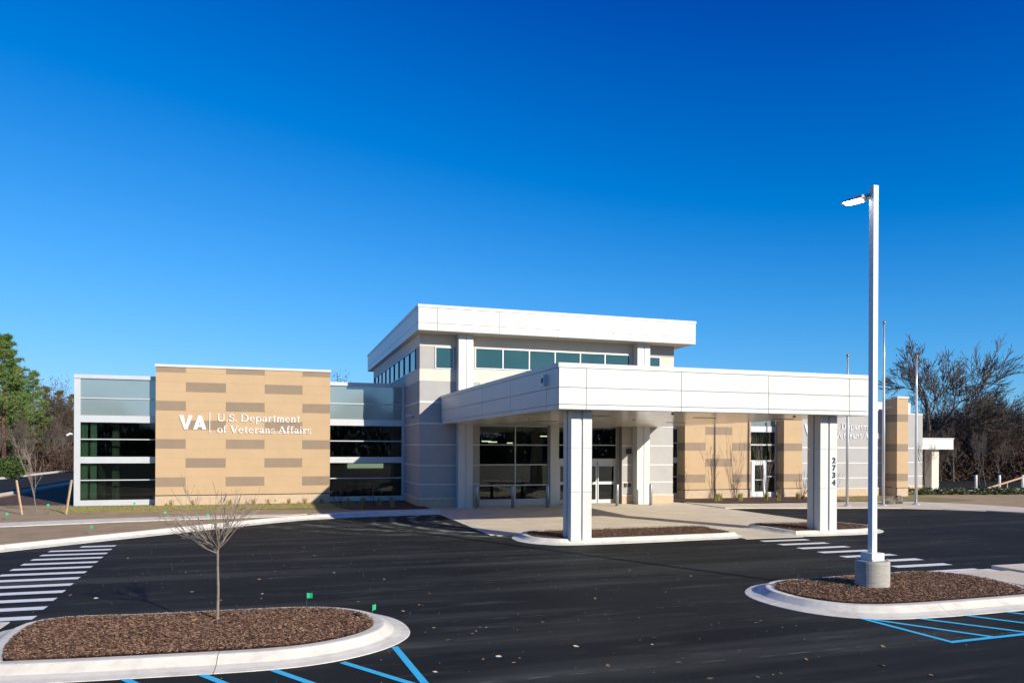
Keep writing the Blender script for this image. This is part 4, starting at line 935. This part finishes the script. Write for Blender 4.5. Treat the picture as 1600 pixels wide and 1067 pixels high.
brush('undergrowth', areaR, 52000, 6.2, M['brushwood'], 15, 'dark tangled undergrowth filling the wood beyond the side drive')
def areaR2(rr): return at(rr.uniform(1400, 1740), rr.uniform(70, 84))
brush('undergrowth', areaR2, 7000, 3.0, M['leafbrown'], 16, 'low rust-brown brush along the side drive')
# tree top behind the roof of the sign wing
x, y = at(552, 84); put(t1, 'bare_tree', x, y, .04, 1.2, .98, 'thin treetop showing above the roof beside the tower', 'tree')
# birches beside the path
bt = bare_tree(4.6, 91, lev=4, bark='bark_pale', spread=(.15, .4), trunk=.5, n=(3, 4), up=.15, rt=.04, rmin=.010)
for px, d, s, rz, lab in ((1530, 58, 1.0, 0, 'slim pale sapling behind the guard posts'), (1541, 59, 1.05, 2, 'slim pale sapling behind the guard posts'), (1440, 50, .8, 4, 'slim pale sapling beside the side canopy column')):
    x, y = at(px, d); put(bt, 'sapling', x, y, .05, rz, s, lab, 'tree', 'slim saplings by the side path')
# perennials in the bed before the right tan wall
def grass_clump(x, y, z, h, n, m, seed, lab, group):
    rr = random.Random(seed); mb = MB()
    for _ in range(n):
        a = rr.uniform(0, 6.28); l = h*rr.uniform(.6, 1.1); o = Vector((math.cos(a), math.sin(a), 0)); b = Vector((rr.gauss(0, .05), rr.gauss(0, .05), 0)); s = Vector((-o.y, o.x, 0))*.008; lean = rr.uniform(.1, .8)
        p1_ = b+o*l*.25*lean+Vector((0, 0, l*.6)); p2_ = b+o*l*.6*lean+Vector((0, 0, l*(1-.3*lean))); i = len(mb.v)
        mb.v += [tuple(b-s), tuple(b+s), tuple(p1_+s), tuple(p1_-s), tuple(p2_)]; mb.f += [(i, i+1, i+2, i+3), (i+3, i+2, i+4)]
    o = mb.local('grass_clump', m); o.location = (x, y, z); tag(o, lab, 'grass', group)
for k, (x, y) in enumerate([(-4.9, 39.6), (-3.9, 39.5), (-2.2, 39.55), (-1.1, 39.6), (-.4, 39.5), (.6, 39.55), (1.4, 39.6), (2.2, 39.5)]): grass_clump(x, y, LAWN_L, .40, 45, M['straw'], k, 'dry straw-coloured grass clump at the foot of the sign wall', 'grass clumps along the sign wall')
for k, (x, y) in enumerate([(23.5, 36.2), (24.0, 36.6), (24.9, 36.0), (25.2, 36.4), (26.9, 36.3), (27.3, 35.8), (28.9, 36.1), (29.7, 35.9)]): grass_clump(x, y, .075, .55, 90, M['strawgreen'], 30+k, 'yellow-green grass clump in the brown bed before the right tan wall', 'grass clumps in the right bed')
for k, (x, y) in enumerate([(3.4, 37.6), (4.2, 38.0), (4.9, 37.4), (5.6, 38.1), (3.9, 36.4), (5.4, 36.2)]): grass_clump(x, y, LAWN_L, .55, 60, M['straw'], 60+k, 'dry grass clump in the shaded bed beside the tower', 'grass clumps in the shaded bed')
def stems(name, x, y, z, h, n, seed, lab, group, spread=.25, m='twig_red', heads=False):
    rr = random.Random(seed); mb = MB(); tips = []; r = empty(name, (x, y, z), lab, 'plant', group)
    P = dict(lev=2, wob=.12, up=.06, tip=.5, rmin=.005, n=(2, 4), t0=.35, ang=(.15, .45), len=(.35, .6))
    for _ in range(n): grow(mb, rr, Vector((rr.gauss(0, .06), rr.gauss(0, .06), 0)), Vector((rr.gauss(0, spread), rr.gauss(0, spread), 1)).normalized(), h*rr.uniform(.5, .72), .010+.002*h, 2, P, tips)
    mb.local('stems', M[m], r)
    if heads: leaves([t[0] for t in tips], rr, 2, .03, .035).local('seed_heads', M['leafbrown'], r)
stems('dry_perennial', 23.6, 36.9, .075, 2.5, 6, 1, 'tall dry flower stems by the corner of the right tan wall', 'dry plants in the right bed', .10, heads=True)
stems('dry_perennial', 25.4, 37.2, .075, 1.0, 5, 2, 'knee-high dry stems before the right tan wall', 'dry plants in the right bed', heads=True)
stems('bare_shrub', 27.2, 36.8, .075, 4.2, 9, 3, 'tall multi-stemmed bare shrub beside the white side door', 'dry plants in the right bed', .13, m='bark_light')
stems('bare_shrub', 29.6, 36.6, .075, 1.4, 12, 4, 'low twiggy bare shrub to the far side of the white door', 'dry plants in the right bed', .35)
stems('bare_shrub', 31.0, 36.0, .075, 1.5, 6, 5, 'thin bare shrub at the edge of the grey banded wall', 'dry plants in the right bed', .3)
stems('bare_shrub', 3.0, 37.0, LAWN_L, 1.0, 7, 6, 'small bare shrub against the shaded glass beside the sign wall', 'bare shrubs in the shaded bed', .3)
stems('bare_shrub', 4.6, 37.0, LAWN_L, 1.2, 8, 7, 'small bare shrub before the middle of the shaded glass', 'bare shrubs in the shaded bed', .3)
# low hedge on the right lawn: individual shrubs
for k in range(16): bush('low_shrub', 39.6+k*.78, 38.7-.13*k+random.Random(k).uniform(-.12, .12), .04, .42, .42, M['shrub'], 70, 100+k, 'low green shrub in the planted row before the side canopy', 'row of low shrubs', size=.07)

# ------------------------------------------------------------------ marker flags, leaves
def marker(x, y, z, az, lab):
    r = empty('marker_flag', (x, y, z), lab, 'flag', 'green marker flags', rz=az); mb = MB().tube([(0, 0, 0), (0, 0, .30)], [.003, .003], 4); mb.local('wire', M['flagwire'], r)
    mb = MB(); mb.v = [(0, -.001, .20), (.05, .008, .195), (.10, -.004, .20), (.10, -.004, .29), (.05, .008, .285), (0, -.001, .29)]; mb.f = [(0, 1, 4, 5), (1, 2, 3, 4)]; mb.local('flag', M['flag'], r)
for x, y, z, a, lab in ((.52, 13.55, .15, -.25, 'green marker flag standing at the far kerb of the small tree island'), (1.50, 12.2, .15, .9, 'green marker flag at the round tip of the small tree island'),
        (10.2, 12.7, .15, 1.2, 'green marker flag at the round tip of the light pole island'), (10.45, 11.55, .15, 1.3, 'green marker flag by the near kerb of the light pole island'),
        (-10.1, 33.7, LAWN_L, .2, 'green marker flag on the lawn beyond the sidewalk near the sapling'), (-9.9, 38.4, LAWN_L, .5, 'green marker flag beside the sapling trunk'), (-5.86, 27.6, LAWN_L, 1., 'green marker flag between the crosswalk and the sidewalk'),
        (-6.4, 38.6, LAWN_L, .3, 'green marker flag at the foot of the window beside the sign wall'), (-4.3, 32.6, LAWN_L+.02, .4, 'green marker flag at the edge of the sidewalk before the sign wall'), (-.1, 39.0, LAWN_L, 0, 'green marker flag at the foot of the sign wall'),
        (-2.6, 31.3, LAWN_L, .6, 'green marker flag near the long kerb before the sign wall')): marker(x, y, z, a, lab)
def leafmesh(seed, m):
    rr = random.Random(seed); mb = MB(); n = 8
    ring_ = [(math.cos(2*math.pi*k/n)*(1.0 if k % 2 == 0 else .72)*rr.uniform(.8, 1.1), math.sin(2*math.pi*k/n)*(.62 if k % 2 == 0 else .55)*rr.uniform(.8, 1.15)) for k in range(n)]
    mb.v = [(0, 0, .08)]+[(x, y, .10+.28*rr.random()*abs(y)+.15*abs(x)*rr.random()) for x, y in ring_]; mb.f = [(0, 1+k, 1+(k+1) % n) for k in range(n)]
    return mb.mesh('fallen_leaf', m)
lm = [leafmesh(k, M['leafdry'] if k % 3 else M['leafpale']) for k in range(6)]
rr = random.Random(9)
spots = [G(*p) for p in [(735,877),(668,910),(671,927),(678,981),(665,988),(738,990),(744,986),(755,1030),(803,1035),(779,1026),(952,967),(1022,996),(1019,1007),(1101,964),(1188,970),(1182,973),(1208,1054),(1220,1052),(860,918),(868,917),(955,873),(984,891),(1013,865),(848,972),(1000,1000),(1155,1016),(1110,1060),(1184,1058),(1455,1055),(700,1000),(760,980),(812,1028),(491,868),(522,895),(475,855),(520,838),(545,822),(120,880),(240,880),(290,894),(330,905),(345,938),(300,925),(405,905),(408,935),(410,928),(230,911),(180,920),(150,935),(110,930),(200,872),(345,868),(560,940),(600,905),(640,880),(585,860),(1080,900),(1150,880),(1040,925),(930,935),(1280,985),(1380,1010),(1260,1030),(900,1010),(950,1040),(1060,1035),(680,1050),(1490,900),(1540,850),(1460,830),(1420,815),(1380,1040),(630,955),(655,945)]]
for k, (x, y) in enumerate(spots):
    o = link('fallen_leaf', lm[k % 6], None, (x, y, .004)); s = rr.uniform(.028, .06); o.scale = (s, s, s*.8); o.rotation_euler = (rr.uniform(-.2, .2), rr.uniform(-.2, .2), rr.uniform(0, 6.28))
    tag(o, 'dry fallen leaf lying on the black asphalt', 'leaf', 'fallen leaves on the asphalt')
# scattered tiny leaf litter and grit, too fine to count
mb = MB(); rr = random.Random(19)
for _ in range(900):
    x, y = rr.uniform(-6, 22), rr.uniform(8.5, 31); s = rr.uniform(.006, .018); a = rr.uniform(0, 6.28); i = len(mb.v); z = .006
    for k in range(4): mb.v.append((x+math.cos(a+k*1.57)*s, y+math.sin(a+k*1.57)*s*.6, z+.006*(k % 2)))
    mb.f.append((i, i+1, i+2, i+3))
tag(mb.build('leaf_litter', M['leafpale']), 'fine pale grit and leaf crumbs scattered over the asphalt', 'litter', kind='stuff')
# short dormant grass on the lawns
def turf(name, area, n, m, seed, lab, z):
    rr = random.Random(seed); mb = MB()
    for _ in range(n):
        x, y = area(rr); h = rr.uniform(.03, .09); a = rr.uniform(0, 6.28); s = .006; i = len(mb.v)
        mb.v += [(x-math.cos(a)*s, y-math.sin(a)*s, z), (x+math.cos(a)*s, y+math.sin(a)*s, z), (x+rr.gauss(0, .03), y+rr.gauss(0, .03), z+h)]; mb.f.append((i, i+1, i+2))
    tag(mb.build(name, m), lab, 'grass', kind='stuff')
turf('turf', lambda q: (q.uniform(-9.4, 4.0), q.uniform(36.6, 39.9)), 14000, M['strawgreen'], 1, 'short yellow-green grass blades at the foot of the sign wall', LAWN_L)
turf('turf', lambda q: (q.uniform(30, 36), q.uniform(34.3, 38.3)), 5000, M['straw'], 3, 'short yellowed grass blades behind the flagpoles', .045)

# the wood across the car park, behind the photographer: only the windows show it
def areaB(q): return (q.uniform(-110, 150), q.uniform(-95, -70))
rr = random.Random(44); mb = MB()
for _ in range(70000):
    x, y = areaB(rr); hh = 9+3*math.sin(x*.11)+2*math.sin(x*.37+1); p = Vector((x, y, hh*rr.random()**1.2)); d = Vector((rr.gauss(0, .6), rr.gauss(0, .6), rr.gauss(.6, .5))).normalized(); w = perp(d, rr)*rr.uniform(.05, .2); L_ = rr.uniform(.8, 2.6); i = len(mb.v)
    mb.v += [tuple(p-w), tuple(p+w), tuple(p+d*L_)]; mb.f.append((i, i+1, i+2))
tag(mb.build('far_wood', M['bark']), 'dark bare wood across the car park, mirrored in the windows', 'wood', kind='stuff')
